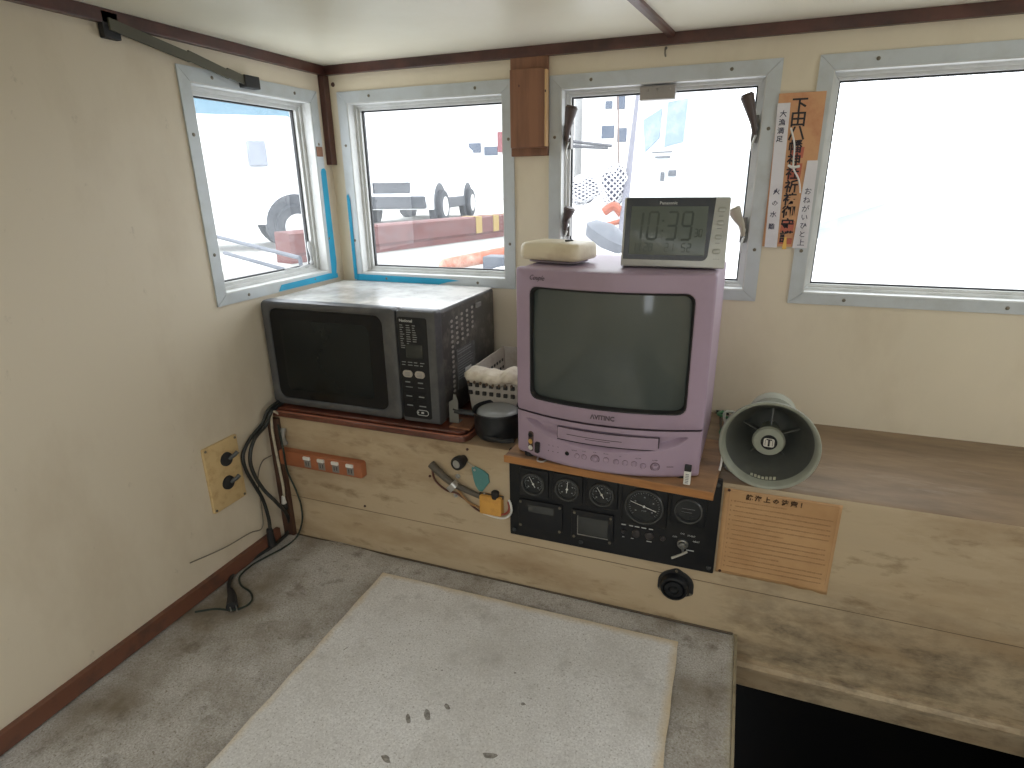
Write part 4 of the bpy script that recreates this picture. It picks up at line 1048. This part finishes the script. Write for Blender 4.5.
for ln in range(15):
    z = .2895-.0098*ln; x = .034; ind = ln % 2
    box(bm, .0285, .0305, NY+.0012, NY+.0014, z-.0014, z+.0014)
    x += .003*ind; xe = random.choice((.190, .193, .165, .12, .192))
    while x < xe:
        L_ = random.uniform(.002, .0036)
        box(bm, x, x+L_, NY+.0012, NY+.0014, z-.0011*random.uniform(.5, 1.1), z+.0011*random.uniform(.5, 1.1)); x += L_+random.uniform(.0006, .0016)
for (xa, xb, za, zb) in ((.0245, .2, .3085, .3089), (.0245, .2, .1395, .1399), (.0245, .0249, .1395, .3089), (.1996, .2, .1395, .3089)): box(bm, xa, xb, NY+.0012, NY+.0014, za, zb)
finish('small_print', bm, M_('faded_print', (.37, .205, .10), .7), t_, smooth=False)
for x, z in ((.0235, .309), (.0235, .138)):
    bm = new(); lathe(bm, [(.0028, 0), (.002, .0016)], FRONT(x, YC-.002, z), 12); finish('pin', bm, maho, t_)

# black rubber gland under the panel
t_ = thing('rubber_gland', (-.054, YC, .06), 'black rubber cable gland on the console under the key switch', 'cable gland')
M = FRONT(-.054, YC, .0885)
bm = new()
oc = [(.034*math.cos(a)*(1+.12*(abs(math.cos(1.5*(a-PI/2)))**14)), .031*math.sin(a)*(1+.12*(abs(math.cos(1.5*(a-PI/2)))**14))) for a in [2*PI*i/60 for i in range(60)]]
prism(bm, oc, 0, .004, M); finish('flange', bm, rubber, t_, bevel=.001)
bm = new(); lathe(bm, [(.028, .003), (.0275, .012), (.025, .017), (.021, .0185), (.0195, .015), (.0185, .0145), (.017, .019), (.010, .020), (.008, .016), (.004, .014)], M @ Matrix.Translation((-.002, -.003, 0)), 40); finish('boot', bm, blk, t_)
for a in (90, 210, 330):
    bm = new(); lathe(bm, [(.003, .003), (.0026, .006)], M @ Matrix.Translation((.0335*math.cos(math.radians(a)), .031*math.sin(math.radians(a)), 0)), 10); finish('screw', bm, screwm, t_)

# ------------------------------------------------------------------ left part of the console front
t_ = thing('power_strip', (-.86, YC, .2), 'orange-brown four-socket power strip screwed to the console', 'power strip')
sx0_, sx1_, sz0_, sz1_ = -.985, -.752, .2035, .243
bm = new(); M = FRONT((sx0_+sx1_)/2, YC-.0003, (sz0_+sz1_)/2)
W_, Hh = sx1_-sx0_, sz1_-sz0_
rbox(bm, W_, Hh, .006, 0, .019, M, .005); finish('housing', bm, orange_pl, t_)
for i, x in enumerate((-.901, -.861, -.822, -.782)):
    bm = new(); rbox(bm, .0185, .0075, .001, .0185, .0235, M @ Matrix.Translation((x-(sx0_+sx1_)/2, .0105, 0)), .001); sw_ = finish('switch', bm, white_pl, t_)
    bm = new(); rbox(bm, .0185, .0200, .001, .0185, .0200, M @ Matrix.Translation((x-(sx0_+sx1_)/2, -.0035, 0)), .0005); so_ = finish('socket', bm, M_('grey_socket', (.22, .2, .18), .5), t_)
    bm = new()
    for d_ in (-.0035, .0035): box(bm, d_-.0009, d_+.0009, -.008, .001, .0200, .0204, M @ Matrix.Translation((x-(sx0_+sx1_)/2, 0, 0)))
    finish('slot', bm, ink, so_, smooth=False)

# knob
t_ = thing('jack_socket', (-.505, YC, .27), 'small round black socket with silver face on the console front', 'socket')
M = frame((-.503, YC, .2865), (1, -.15, 0), (0, 0, 1)) @ Matrix.Scale(1.15, 4)
bm = new(); lathe(bm, [(.008, 0), (.009, .006), (.0115, .010), (.0125, .016), (.0125, .024), (.0115, .026), (.0085, .0265), (.008, .025)], M, 28); finish('knob_body', bm, rubber, t_)
bm = new(); lathe(bm, [(.0078, .0245), (.0074, .0262), (.003, .0268)], M, 20); finish('knob_face', bm, M_('silver_face', (.45, .45, .43), .3, .5), t_)
bm = new(); tube(bm, [(-.495, YC-.003, .283), (-.487, YC-.006, .279), (-.478, YC-.004, .2735)], .0014, 8); finish('bead_chain', bm, cordw, t_)
# teal tag
t_ = thing('teal_tag', (-.467, YC, .22), 'faded teal plastic tag hanging on the console front', 'tag')
bm = new(); M = FRONT(-.464, YC-.001, .2480) @ Matrix.Scale(1.3, 4)
prism(bm, [(-.016, .018), (-.010, .021), (.006, .015), (.013, .010), (.015, -.004), (.008, -.014), (.002, -.023), (-.004, -.023), (-.010, -.014), (-.013, -.003)], 0, .003, M); finish('tag_plate', bm, teal, t_, bevel=.001)
bm = new(); lathe(bm, [(.0022, .003), (.002, .0045)], M @ Matrix.Translation((-.010, .015, 0)), 10); finish('pin', bm, steel, t_)

# clamped cable with amber connector
t_ = thing('clamped_cable', (-.52, YC, .19), 'grey cable with loose wires held by a metal clamp on the console', 'cable')
A = [at(431, 464, 1, YC-.010), at(440, 473, 1, YC-.014), at(452, 483, 1, YC-.013), at(466, 490, 1, YC-.010), at(483, 498, 1, YC-.008)]
bm = new(); tube(bm, A, lambda t: .0088-.0036*t, 12); finish('sheath', bm, M_('grey_brown_sheath', (.10, .085, .065), .6), t_)
bm = new(); tube(bm, [at(432, 468, 1, YC-.006), at(435, 480, 1, YC-.004), at(446, 490, 1, YC-.004), at(456, 493, 1, YC-.006), at(466, 500, 1, YC-.004), at(476, 509, 1, YC-.004), at(486, 514, 1, YC-.006)], .0022, 8); finish('wire', bm, M_('dark_red_wire', (.10, .03, .02), .5), t_)
bm = new(); tube(bm, [at(458, 490, 1, YC-.008), at(468, 502, 1, YC-.008), at(476, 506, 1, YC-.005), at(488, 512, 1, YC-.006)], .0024, 8); finish('wire', bm, M_('tan_wire', (.36, .2, .08), .5), t_)
p = at(453, 486, 1, YC-.013)
bm = new(); Mk = frame(p, (.75, 0, -.66), (.66, 0, .75))
loft(bm, [[(d_, y, z) for y, z in rr(.026, .022, .008, 5)] for d_ in (-.0065, .0065)], M=Mk); cl = finish('clamp', bm, steel, t_)
for px, py in ((458, 476), (456, 495)):
    q_ = at(px, py, 1, YC); bm = new(); lathe(bm, [(.0055, 0), (.005, .0025), (.0028, .003), (.0026, .005)], FRONT(q_.x, YC, q_.z), 14); finish('screw', bm, steel, cl)

t_ = thing('amber_connector', (-.437, YC, .18), 'amber plastic connector block beside the instrument panel', 'connector')
bm = new(); M = FRONT(-.4395, YC-.0005, .1935) ; rbox(bm, .050, .044, .004, 0, .016, M, .003); finish('block', bm, yellow_pl, t_)
bm = new(); lathe(bm, [(.008, 0), (.0082, .014), (.006, .016)], frame((-.430, YC-.010, .212), (1, 0, 0), (0, 1, 0)) @ Matrix.Rotation(0, 4, 'X'), 16); finish('cap', bm, rubber, t_)
bm = new(); box(bm, -.0285, .0265, .0165, .0225, .002, .008, M); finish('bar', bm, M_('dark_bar', (.08, .07, .06), .4, .4), t_, bevel=.0008)
bm = new(); lathe(bm, [(.0022, 0), (.002, .003)], FRONT(-.456, YC-.006, .2165), 12); finish('rivet', bm, steel, t_)
bm = new(); tube(bm, [at(483, 513, 1, YC-.007), at(495, 517, 1, YC-.010), at(505, 518, 1, YC-.012), at(511, 513, 1, YC-.014), at(511, 506, 1, YC-.012), at(509, 500, 1, YC-.006)], .0023, 8)
tag(finish('white_wire', bm, white_pl), 'white wire looping under the amber connector', 'wire')
bm = new(); tube(bm, [at(485, 510, 1, YC-.008), at(495, 514, 1, YC-.012), at(505, 514, 1, YC-.014), at(509, 509, 1, YC-.014), at(508, 502, 1, YC-.008)], .0022, 8)
tag(finish('red_wire', bm, cordr), 'red wire looping under the amber connector', 'wire')
# a pair of small dark screws on the console
for px, py, lb in ((365, 506, 'small rusty nail below the orange power strip'), (467, 441, 'dark screw by the right end of the microwave board'), (430, 476, 'dark screw left of the clamped cable')):
    q_ = at(px, py, 1, YC); bm = new(); lathe(bm, [(.003, 0), (.0026, .002), (.001, .0025)], FRONT(q_.x, YC, min(q_.z, ZT-.014)), 12); tag(finish('console_screw', bm, maho), lb, 'screw')

# socket plate on the left wall
t_ = thing('socket_plate', (XL, .86, .16), 'yellowed double switch plate on the left wall', 'switch plate')
Mw = frame((XL+.0004, .868, .243), (0, 1, 0), (0, 0, 1))
bm = new(); rbox(bm, .092, .152, .003, 0, .006, Mw, .0015); finish('plate', bm, M_('yellowed_plate', (.60, .44, .22), .45, dirt=(.46, .3, .14), dscale=50), t_)
for dy, dz in ((.012, .032), (.006, -.022)):
    bm = new(); lathe(bm, [(.016, .005), (.015, .010), (.009, .012)], Mw @ Matrix.Translation((dy-.004, dz, 0)), 20); tg = finish('toggle_boss', bm, rubber, t_)
    bm = new(); tube(bm, [Mw @ Vector((dy, dz, .010)), Mw @ Vector((dy+.008, dz+.006, .018)), Mw @ Vector((dy+.015, dz+.012, .022))], .0045, 10); finish('toggle', bm, M_('grey_lever', (.07, .075, .075), .5), tg)
for dy, dz in ((.04, .07), (.04, -.07), (-.04, .07), (-.04, -.07)):
    bm = new(); lathe(bm, [(.003, .006), (.0026, .0075)], Mw @ Matrix.Translation((dy, dz, 0)), 10); finish('screw', bm, screwm, t_)

# ------------------------------------------------------------------ cords in the left corner
def wallp(px, py, off=.010): return at(px, py, 0, XL+off)
def cons(px, py, off=.008): return at(px, py, 1, YC-off)
def flr(px, py, z=.006): return at(px, py, 2, z)
def fix(P): return [Vector((max(p.x, XL+.006), min(p.y, YC+.3), max(p.z, .005))) for p in P]
t_ = thing('power_cable', (XL+.03, .95, .004), 'thick black power cord looping down from the microwave to the bench', 'power cord')
bm = new(); tube(bm, fix([Vector((XL+.010, 1.10, ZT+.028)), wallp(270, 408, .022), wallp(262, 424), wallp(250, 439), wallp(243, 455), wallp(246, 470), wallp(255, 486), wallp(263, 500, .012), wallp(269, 520, .016), wallp(270, 533, .018)]), .0042, 10); finish('cord', bm, cordm, t_)
e = wallp(270, 533, .018)
bm = new(); tube(bm, [e+Vector((0, 0, .012)), e, Vector((e.x, e.y, .004+.008))], lambda t: .0065+.003*t, 12); finish('plug', bm, rubber, t_)
t_ = thing('extension_cable', (XL+.06, .9, .004), 'black cord running from the corner to the dark plug on the bench', 'extension cord')
bm = new(); tube(bm, fix([Vector((XL+.012, 1.11, ZT+.020)), wallp(273, 410, .028), wallp(266, 425, .018), wallp(254, 440, .020), wallp(250, 458, .022), wallp(254, 474, .022), wallp(264, 490, .030), wallp(276, 502, .045), cons(287, 515, .020), flr(289, 530, .012), flr(277, 543), flr(262, 553), flr(245, 563), flr(233, 572), flr(229, 584), flr(230, 594)]), .0043, 10); finish('cord', bm, cordm, t_)
e = flr(232, 596, .011)
bm = new(); tube(bm, [flr(230, 590, .009), e, flr(232, 607, .012)], lambda t: .006+.006*t, 12); finish('plug', bm, rubber, t_)
bm = new()
for dx in (-2, 4): tube(bm, [flr(232+dx, 606, .012), flr(233+dx, 611, .012)], .0014, 6, 1)
finish('prong', bm, steel, t_)
bm = new(); tube(bm, fix([Vector((XL+.030, 1.016, ZT-.02)), cons(283, 448, .030), cons(287, 470, .016), cons(295, 488, .010), cons(301, 505, .010), cons(302, 522, .012), flr(296, 538, .005), flr(283, 548), flr(268, 556), flr(252, 565), flr(240, 576), flr(241, 585), flr(250, 592), flr(252, 600), flr(244, 607), flr(232, 610), flr(215, 609), flr(195, 612)]), .0022, 8)
tag(finish('thin_cable', bm, M_('dark_green_cord', (.02, .032, .025), .5)), 'thin dark green cord curling over the bench by the plug', 'cord')
t_ = thing('white_cable', (XL+.04, 1.0, .13), 'grimy white cord with moulded plug hanging in the corner below the microwave', 'cord')
bm = new(); tube(bm, fix([Vector((XL+.035, 1.022, ZT+.004)), cons(272, 412, .020), cons(272, 428, .020), cons(275, 446, .022), cons(279, 466, .022), cons(283, 486, .022), cons(284, 496, .022)]), .0032, 10); finish('cord', bm, cordw, t_)
bm = new(); e = cons(283, 496, .024); tube(bm, [e, e-Vector((0, 0, .012)), e-Vector((0, 0, .022))], lambda t: .0035+.003*t, 10); finish('plug', bm, white_pl, t_)
e2 = e-Vector((0, 0, .028)); bm = new(); tube(bm, [e-Vector((0, 0, .020)), e2, e2-Vector((0, 0, .008))], .0075, 12); finish('coupler', bm, rubber, t_)
bm = new(); tube(bm, fix([cons(268, 455, .02), wallp(262, 462, .006), wallp(258, 480, .006), wallp(262, 510, .006), wallp(262, 528, .008), wallp(250, 533, .014), wallp(224, 548, .014), wallp(190, 563, .014)]), .0014, 6)
tag(finish('thin_grey_wire', bm, M_('grey_wire', (.16, .14, .11), .5)), 'thin grey wire running along the top of the left skirting', 'wire')
bm = new(); tube(bm, [(XL+.040, YC-.004, ZT-.03), (XL+.041, YC-.012, ZT-.05), (XL+.040, YC-.004, ZT-.07)], .006, 10); tag(finish('grey_grommet', bm, M_('grommet', (.3, .29, .26), .5)), 'grey grommet on the console below the microwave corner', 'grommet')

# dark dome down in the well
bm = new(); lathe(bm, [(.10, 0), (.10, .10), (.095, .135), (.075, .165), (.04, .178), (.01, .18)], Matrix.Translation((.16, .86, -.55)), 40)
tag(finish('black_drum', bm, blk_gloss), 'black domed drum down in the dark well beside the bench', 'drum')

# ------------------------------------------------------------------ outside: the quay
plain_white = M_('white_vehicle_paint', (.8, .82, .84), .3)  # plain white paint of the vehicles and the boat cabin
qz = -.07
def outw(px, py, dist, z=None):
    """point seen at this pixel at this distance forward (Y)"""
    return at(px, py, 1, dist)
concrete = M_('pale_quay_concrete', (.52, .51, .48), .8, dirt=(.42, .41, .39), dscale=.8)
hull_white = M_('white_deck_paint', (.7, .7, .7), .5, dirt=(.5, .5, .48), dscale=3)
# quay edge direction
ed = Vector((math.sin(math.radians(16)), math.cos(math.radians(16)), 0)); en = Vector((-ed.y, ed.x, 0))
p0 = at(378, 225, 2, .30)
bm = new(); a = p0-ed*14; b = p0+ed*60
loft(bm, [[p+Vector((0, 0, z)) + en*o for o, z in ((.02, -1.6-.30), (.02, qz-.30), (40, qz-.30), (40, -1.9))] for p in (a, b)])
struct('ground', bm, concrete, smooth=False)
bm = new(); loft(bm, [[p+Vector((0, 0, z)) + en*o for o, z in ((0, -.29), (-.02, -.25), (-.02, -.02), (.03, 0), (.28, 0), (.30, -.29-.08), (0, -.37))] for p in (p0-ed*1.4, p0+ed*3.15)])
kerb = tag(finish('quay_kerb', bm, M_('rusty_red_kerb', (.12, .035, .03), .7, dirt=(.08, .03, .028), dscale=3), smooth=False), 'rusty red kerb along the quay edge outside the middle window', 'kerb')
for s in (2.05, 2.5, 2.9):
    bm = new(); loft(bm, [[p+Vector((0, 0, z)) + en*o for o, z in ((-.03, -.26), (-.03, .004), (.29, .004), (.29, 0), (-.02, -.0), (-.02, -.26))] for p in (p0+ed*s, p0+ed*(s+.15))])
    finish('yellow_stripe', bm, M_('yellow_marking', (.3, .2, .05), .6), kerb, smooth=False)['label'] = 'yellow painted stripe'
# water
bm = new(); box(bm, -60, 60, 1.5, 90, -1.9, -1.55)
struct('floor_water', bm, M_('harbour_water', (.10, .14, .15), .15, dirt=(.14, .18, .19), dscale=1), smooth=False)
# the boat's own white foredeck in front of the windows
bm = new()
loft(bm, [[(x*s, y, z) for x, z in ((-1.25, -.5), (-1.25, .42), (-1.15, .46), (1.15, .46), (1.25, .42), (1.25, -.5))] for y, s in ((YW+WT+.03, 1), (2.6, .92), (3.6, .7), (4.4, .4))])
tag(finish('foredeck', bm, hull_white, smooth=False), 'white foredeck of the boat seen low through the front windows', 'boat deck')
# orange float lying on deck
a = at(440, 266, 1, 2.9); b = at(520, 250, 1, 3.0)
bm = new(); tube(bm, [a, (a+b)/2, b], lambda t: .034 if .04 < t < .96 else .02, 16)
tag(finish('orange_float', bm, M_('orange_buoy', (.30, .085, .04), .6, dirt=(.5, .35, .28), dscale=9, lo=.45, hi=.7)), 'long orange float lying outside below the middle window', 'float')
bm = new(); p = at(498, 262, 1, 2.7); box(bm, p.x-.06, p.x+.06, p.y-.05, p.y+.05, p.z-.07, p.z+.03)
tag(finish('blue_crate', bm, M_('blue_grey_plastic', (.06, .07, .09), .6), bevel=.005), 'small blue-grey crate outside by the orange float', 'crate')

tire = M_('tyre_rubber', (.03, .034, .042), .8); rim_m = M_('alloy_rim', (.6, .6, .6), .35, .3)
sky_glass = M_('sky_sheen_car_glass', (.32, .35, .38), .15)  # the sky's reflection in the side windows is put into this pale colour
dk_trim = M_('dark_car_trim', (.035, .04, .05), .6)
def wheel(par, M, r=.36, wd=.24):
    bm = new(); lathe(bm, [(r*.62, -wd/2), (r*.93, -wd/2), (r, -wd/2+.03), (r, wd/2-.03), (r*.93, wd/2), (r*.62, wd/2)], M, 32, True, True); w_ = finish('wheel', bm, tire, par)
    bm = new(); lathe(bm, [(r*.60, wd/2+.005), (r*.58, wd/2-.02), (r*.2, wd/2-.01), (r*.15, wd/2+.012), (.01, wd/2+.014)], M, 28, True, True)
    for k in range(6): box(bm, r*.12, r*.58, -.022, .022, wd/2-.02, wd/2+.008, M @ Matrix.Rotation(2*PI*k/6, 4, 'Z'))
    finish('rim', bm, rim_m, w_)
def car(name, origin, heading, label, cat, prof, win, L, W, wheels, r, paint, front_details=True):
    """local x forward, y left; prof = side outline (x,z); wheels = x positions"""
    x_ = Vector((math.cos(heading), math.sin(heading), 0)); M = frame(origin, x_, Vector((-x_.y, x_.x, 0)))
    t = thing(name, origin, label, cat)
    bm = new()
    def sl(y, ins): 
        cxm = sum(p[0] for p in prof)/len(prof); czm = 1.0
        return [(cxm+(x-cxm)*(1-ins), y, z if z < .9 else .9+(z-.9)*(1-ins*.6)) for x, z in prof]
    loft(bm, [sl(-W/2, .035), sl(-W/2+.06, .008), sl(-W/2+.16, 0), sl(W/2-.16, 0), sl(W/2-.06, .008), sl(W/2, .035)], M=M)
    finish('body', bm, paint, t, ang=30)
    for s in (-1, 1):
        for q in win:
            bm = new(); Mq = M
            loft(bm, [[(x, s*(W/2+.004-.0*(z-.9)), z) for x, z in q], [(x, s*(W/2-.03), z) for x, z in q]], M=M); finish('side_window', bm, sky_glass, t, smooth=False)
        for wx in wheels:
            Mw_ = M @ Matrix.Translation((wx, s*(W/2-.09), r)) @ Matrix.Rotation(-s*PI/2, 4, 'X')
            bm = new(); lathe(bm, [(r*1.35, .0), (r*1.35, .13), (r*1.3, .15)], M @ Matrix.Translation((wx, s*(W/2-.14), r*1.12)) @ Matrix.Rotation(-s*PI/2, 4, 'X'), 28); finish('wheel_arch', bm, dk_trim, t)
            wheel(t, Mw_ @ Matrix.Translation((0, 0, .10)), r)
    return t, M
# 4x4 seen from its front corner
wp = at(437, 209, 1, 13.2); hd = math.radians(280)
suv_prof = [(-2.1, .45), (-2.15, 1.0), (-2.05, 1.75), (-1.6, 1.83), (.35, 1.80), (.95, 1.18), (1.95, 1.08), (2.1, .95), (2.15, .5), (2.0, .32), (-2.0, .35)]
org = Vector((wp.x, wp.y, qz))
hx = Vector((math.cos(hd), math.sin(hd), 0)); hy = Vector((-hx.y, hx.x, 0))
org = org - hx*1.35 - hy*.81
suv, Ms = car('white_off_roader', org, hd, 'white off-road vehicle parked on the quay outside the middle window', 'car', suv_prof,
         [[(-1.9, 1.2), (-1.9, 1.62), (-.9, 1.66), (-.9, 1.2)], [(-.8, 1.2), (-.8, 1.66), (.25, 1.66), (.72, 1.2)]], 4.3, 1.8, (1.35, -1.25), .37, plain_white)
bm = new(); box(bm, -.85, .9, .75, .93, .30, .56, Ms); finish('sill', bm, dk_trim, suv, bevel=.03)
bm = new(); box(bm, 2.05, 2.20, -.80, .80, .35, .62, Ms); finish('bumper', bm, dk_trim, suv, bevel=.03)
bm = new(); box(bm, 2.06, 2.13, -.45, .45, .66, .92, Ms); finish('grille', bm, dk_trim, suv, bevel=.01)
for s in (-1, 1):
    bm = new(); lathe(bm, [(.11, 0), (.10, .04)], Ms @ Matrix.Translation((2.11, s*.6, .82)) @ Matrix.Rotation(PI/2, 4, 'Y'), 20); finish('headlight', bm, M_('lamp_glass', (.4, .42, .45), .2), suv)
bm = new(); loft(bm, [[(.42, -.68, 1.70), (.42, .68, 1.70), (.93, .72, 1.22), (.93, -.72, 1.22)], [(.46, -.68, 1.72), (.46, .68, 1.72), (.97, .72, 1.24), (.97, -.72, 1.24)]], M=Ms); finish('windscreen', bm, M_('pale_windscreen', (.45, .5, .52), .1), suv)

# white van outside the side window
hv = math.radians(48); _h = Vector((math.cos(hv), math.sin(hv), 0)); vo = Vector((-6.19, 7.37, qz)) - _h*1.1 + Vector((-_h.y, _h.x, 0))*.66
van_prof = [(-3.2, .35), (-3.22, 1.7), (-3.1, 1.80), (1.15, 1.82), (1.3, 1.75), (1.6, 1.1), (1.68, .95), (1.7, .38)]
van, Mv = car('white_van', vo, hv, 'white van parked on the quay outside the left side window', 'van', van_prof,
         [], 4.9, 1.5, (1.1, -2.3), .32, plain_white)
bm = new(); box(bm, .55, .78, -1.02, -.80, 1.15, 1.48, Mv); finish('wing_mirror', bm, M_('mirror_grey', (.2, .22, .26), .8), van, bevel=.02)

# pale buildings behind
def building(c, w_, h_, d_, rot, label, wins, wm, bmtl=None):
    t = thing('harbour_building', c, label, 'building')
    M = Matrix.Translation(c) @ Matrix.Rotation(rot, 4, 'Z')
    bm = new(); box(bm, -w_/2, w_/2, 0, d_, 0, h_, M); box(bm, -w_/2-.2, w_/2+.2, -.2, d_+.2, h_, h_+.2, M); finish('wall', bm, bmtl or M_('white_render', (.7, .7, .7), .8), t, smooth=False)
    for x, z, a, b in wins:
        bm = new(); box(bm, x-a/2, x+a/2, -.05, .1, z-b/2, z+b/2, M); finish('window', bm, wm, t, bevel=.02)
    return t
bluew = M_('blue_tinted_window', (.05, .07, .11), .2)
def pwins(c, Y, L_): 
    out = []
    for px, py, w_, h_ in L_:
        p = at(px, py, 1, Y); out.append((p.x-c.x, p.z-c.z, w_*.055, h_*.055))
    return out
c1 = Vector((-16.3, 32, qz)); building(c1, 15.4, 5.6, 8, 0, 'white low harbour building behind the off-road vehicle', pwins(c1, 32, [(475, 148, 13, 9), (491, 151, 14, 8)]), bluew)
c2 = Vector((-5.0, 30, qz)); building(c2, 5.4, 6.6, 7, 0, 'tall white harbour building outside the right window', pwins(c2, 30, [(609, 105, 6, 6), (621, 102, 7, 11), (608, 132, 11, 10), (622, 135, 8, 11)]), bluew)
bm = new(); p = at(502.5, 142, 1, 31.9); box(bm, p.x-.25, p.x+.25, p.y-.1, p.y+.09, p.z-.5, p.z+.5); tag(finish('red_signboard', bm, M_('faded_red_board', (.2, .05, .06), .6)), 'faded red board on the wall of the low harbour building', 'sign')
bm = new(); a = at(225, 112, 1, 14); b = at(300, 112, 1, 14)  # added panel: its blue stands in for open sky, not a building
box(bm, a.x-3, b.x+.0, 14, 14.5, qz, a.z+2.2); box(bm, a.x-3, b.x+.1, 13.9, 14.6, a.z+2.2, a.z+2.4)
tag(finish('blue_sky_panel', bm, M_('pale_blue_sky', (.11, .2, .26), .7), smooth=False), 'pale blue panel standing in for sky behind the white van', 'building')
a = at(222, 238, 1, 3.2); b = at(300, 258, 1, 3.0)
t_ = thing('deck_rail', ((a+b)/2-Vector((0, 0, .5))), 'blue-grey double deck rail slanting past the left side window', 'rail')
for dz in (0, -.10):
    bm = new(); tube(bm, [a+Vector((0, 0, dz)), b+Vector((0, 0, dz))], .013, 10, 1); finish('rail', bm, M_('blue_grey_rail', (.07, .08, .1), .5), t_)
for k in (-.3, 1.0):
    c = a+(b-a)*k; bm = new(); tube(bm, [Vector((c.x, c.y, .0)), Vector((c.x, c.y, c.z))], .012, 10, 1); finish('post', bm, M_('blue_grey_rail', (.07, .08, .1), .5), t_)
bm = new(); tube(bm, [a-(b-a)*.3, a], .013, 10, 1); finish('rail_end', bm, M_('blue_grey_rail', (.07, .08, .1), .5), t_)

# neighbouring boat with mast, lines and net heaps
def linebetween(a, b, r, n=8, sag=0):
    bm = new(); m_ = (a+b)/2-Vector((0, 0, sag)); tube(bm, [a, m_, b], r, n, 8); return bm
a = at(638, 92, 1, 4.2); b = at(621, 240, 1, 3.4)
tag(finish('boat_mast', linebetween(a, b, lambda t: .012+.012*min(1, t), 12), M_('grey_mast', (.12, .12, .15), .5)), 'slanting grey mast pole outside the right window', 'mast')
a = at(618, 95, 1, 4.6); b = at(619, 205, 1, 4.4); c = at(600, 235, 1, 4.0)
bm = new(); tube(bm, [a, (a+b)/2, b, c], .006, 8); tag(finish('mooring_rope', bm, M_('tan_rope', (.14, .1, .09), .8)), 'brown rope hanging outside the right window beside the mast', 'rope')
for q, (x0, y0, x1, y1, lb) in enumerate(((575, 141, 612, 146, 'upper dark rail wire outside the right window'), (575, 146, 608, 148, 'lower dark rail wire outside the right window'))):
    tag(finish('rail_wire', linebetween(at(x0-8, y0, 1, 5), at(x1, y1, 1, 5), .012, 8), M_('dark_wire', (.06, .06, .07), .6)), lb, 'rail')
random.seed(5)
def net(px, py, Y, rx, rz, label):
    """heaped diamond net: strands woven over a lumpy mound"""
    c = at(px, py, 1, Y)
    def S(u, v, k=1.0):
        a = (u-.5)*PI; b = (v-.5)*PI*.98
        l = 1+.10*math.sin(u*11+v*7)+.07*math.sin(v*15-u*5)
        return Vector((c.x+math.sin(a)*math.cos(b)*rx*l*k, c.y-math.cos(a)*math.cos(b)*rx*.8*l*k, c.z+math.sin(b)*rz*l*k))
    t = thing('fishing_net', c-Vector((0, 0, rz)), label, 'net')
    bm = new(); n_ = 20
    loft(bm, [[S(i/n_*2, j/n_, .94) for i in range(n_)] for j in range(1, n_)]); finish('heap', bm, M_('navy_net', (.03, .035, .07), .8), t)
    bm = new()
    for k in range(-7, 15):
        for sg in (1, -1):
            P = []
            for j in range(61):
                v = j/60; u = k/7+sg*(v-.5)*1.6
                if 0 <= u <= 1: P.append(S(u, v))
            if len(P) > 3: tube(bm, P[::3]+[P[-1]], .0048, 5, 1)
    finish('mesh_strands', bm, M_('white_net_cord', (.6, .6, .62), .7), t)
c = at(600, 205, 1, 3.8)
bm = new(); box(bm, c.x-.26, c.x+.3, 3.6, 4.1, .3, c.z-.005); tag(finish('deck_locker', bm, hull_white, bevel=.01), 'low white deck locker under the fishing nets', 'locker')
net(583, 190, 3.9, .11, .08, 'heap of dark blue fishing net nearest the window frame')
net(614, 186, 3.7, .085, .12, 'heap of dark blue fishing net beside the mast')
a = at(600, 222, 1, 3.6)
bm = new(); tube(bm, [at(590, 232, 1, 3.45), at(603, 226, 1, 3.45), at(622, 221, 1, 3.5)], .014, 8); tube(bm, [at(604, 212, 1, 3.55), at(614, 206, 1, 3.55), at(622, 214, 1, 3.55)], .025, 8)
tag(finish('orange_rope', bm, M_('orange_rope', (.32, .09, .05), .8)), 'orange rope piled outside the right window', 'rope')
bm = new(); p = at(606, 238, 1, 3.0); lathe(bm, [(.02, -.05), (.10, -.03), (.12, .02), (.09, .05), (.02, .07)], Matrix.Translation(p) @ Matrix.Rotation(.5, 4, 'Y'), 20)
tag(finish('grey_fender', bm, M_('grey_fender', (.1, .11, .13), .6)), 'grey rounded fender outside behind the cream box', 'fender')
# tarpaulin-blue boat cabin further back
t_ = thing('blue_boat', at(668, 200, 1, 14), 'pale boat with blue covers far outside the right window', 'boat')
for Q in (((645, 152), (643, 120), (662, 108), (659, 138)), ((664, 147), (668, 102), (688, 98), (683, 142))):
    bm = new(); P_ = [at(x, y, 1, 14) for x, y in Q]; loft(bm, [P_, [p+Vector((0, .15, 0)) for p in P_]])
    finish('blue_cover', bm, M_('blue_cover', (.22, .29, .37), .7, dirt=(.38, .42, .46), dscale=3), t_, smooth=False)
bm = new(); a = at(632, 215, 1, 14); b = at(760, 150, 1, 14); box(bm, a.x, b.x, 14.2, 17, -1.5, b.z); finish('cabin', bm, plain_white, t_, bevel=.05)
bm = new()
for (x0, y0, x1, y1) in ((652, 151, 672, 153), (655, 156, 670, 158), (660, 172, 664, 181), (668, 170, 676, 176)): a = at(x0, y1, 1, 14.1); b = at(x1, y0, 1, 14.1); box(bm, a.x, b.x, 14.1, 14.2, a.z, b.z)
finish('fitting', bm, M_('dark_fitting', (.09, .1, .12), .6), t_, smooth=False)
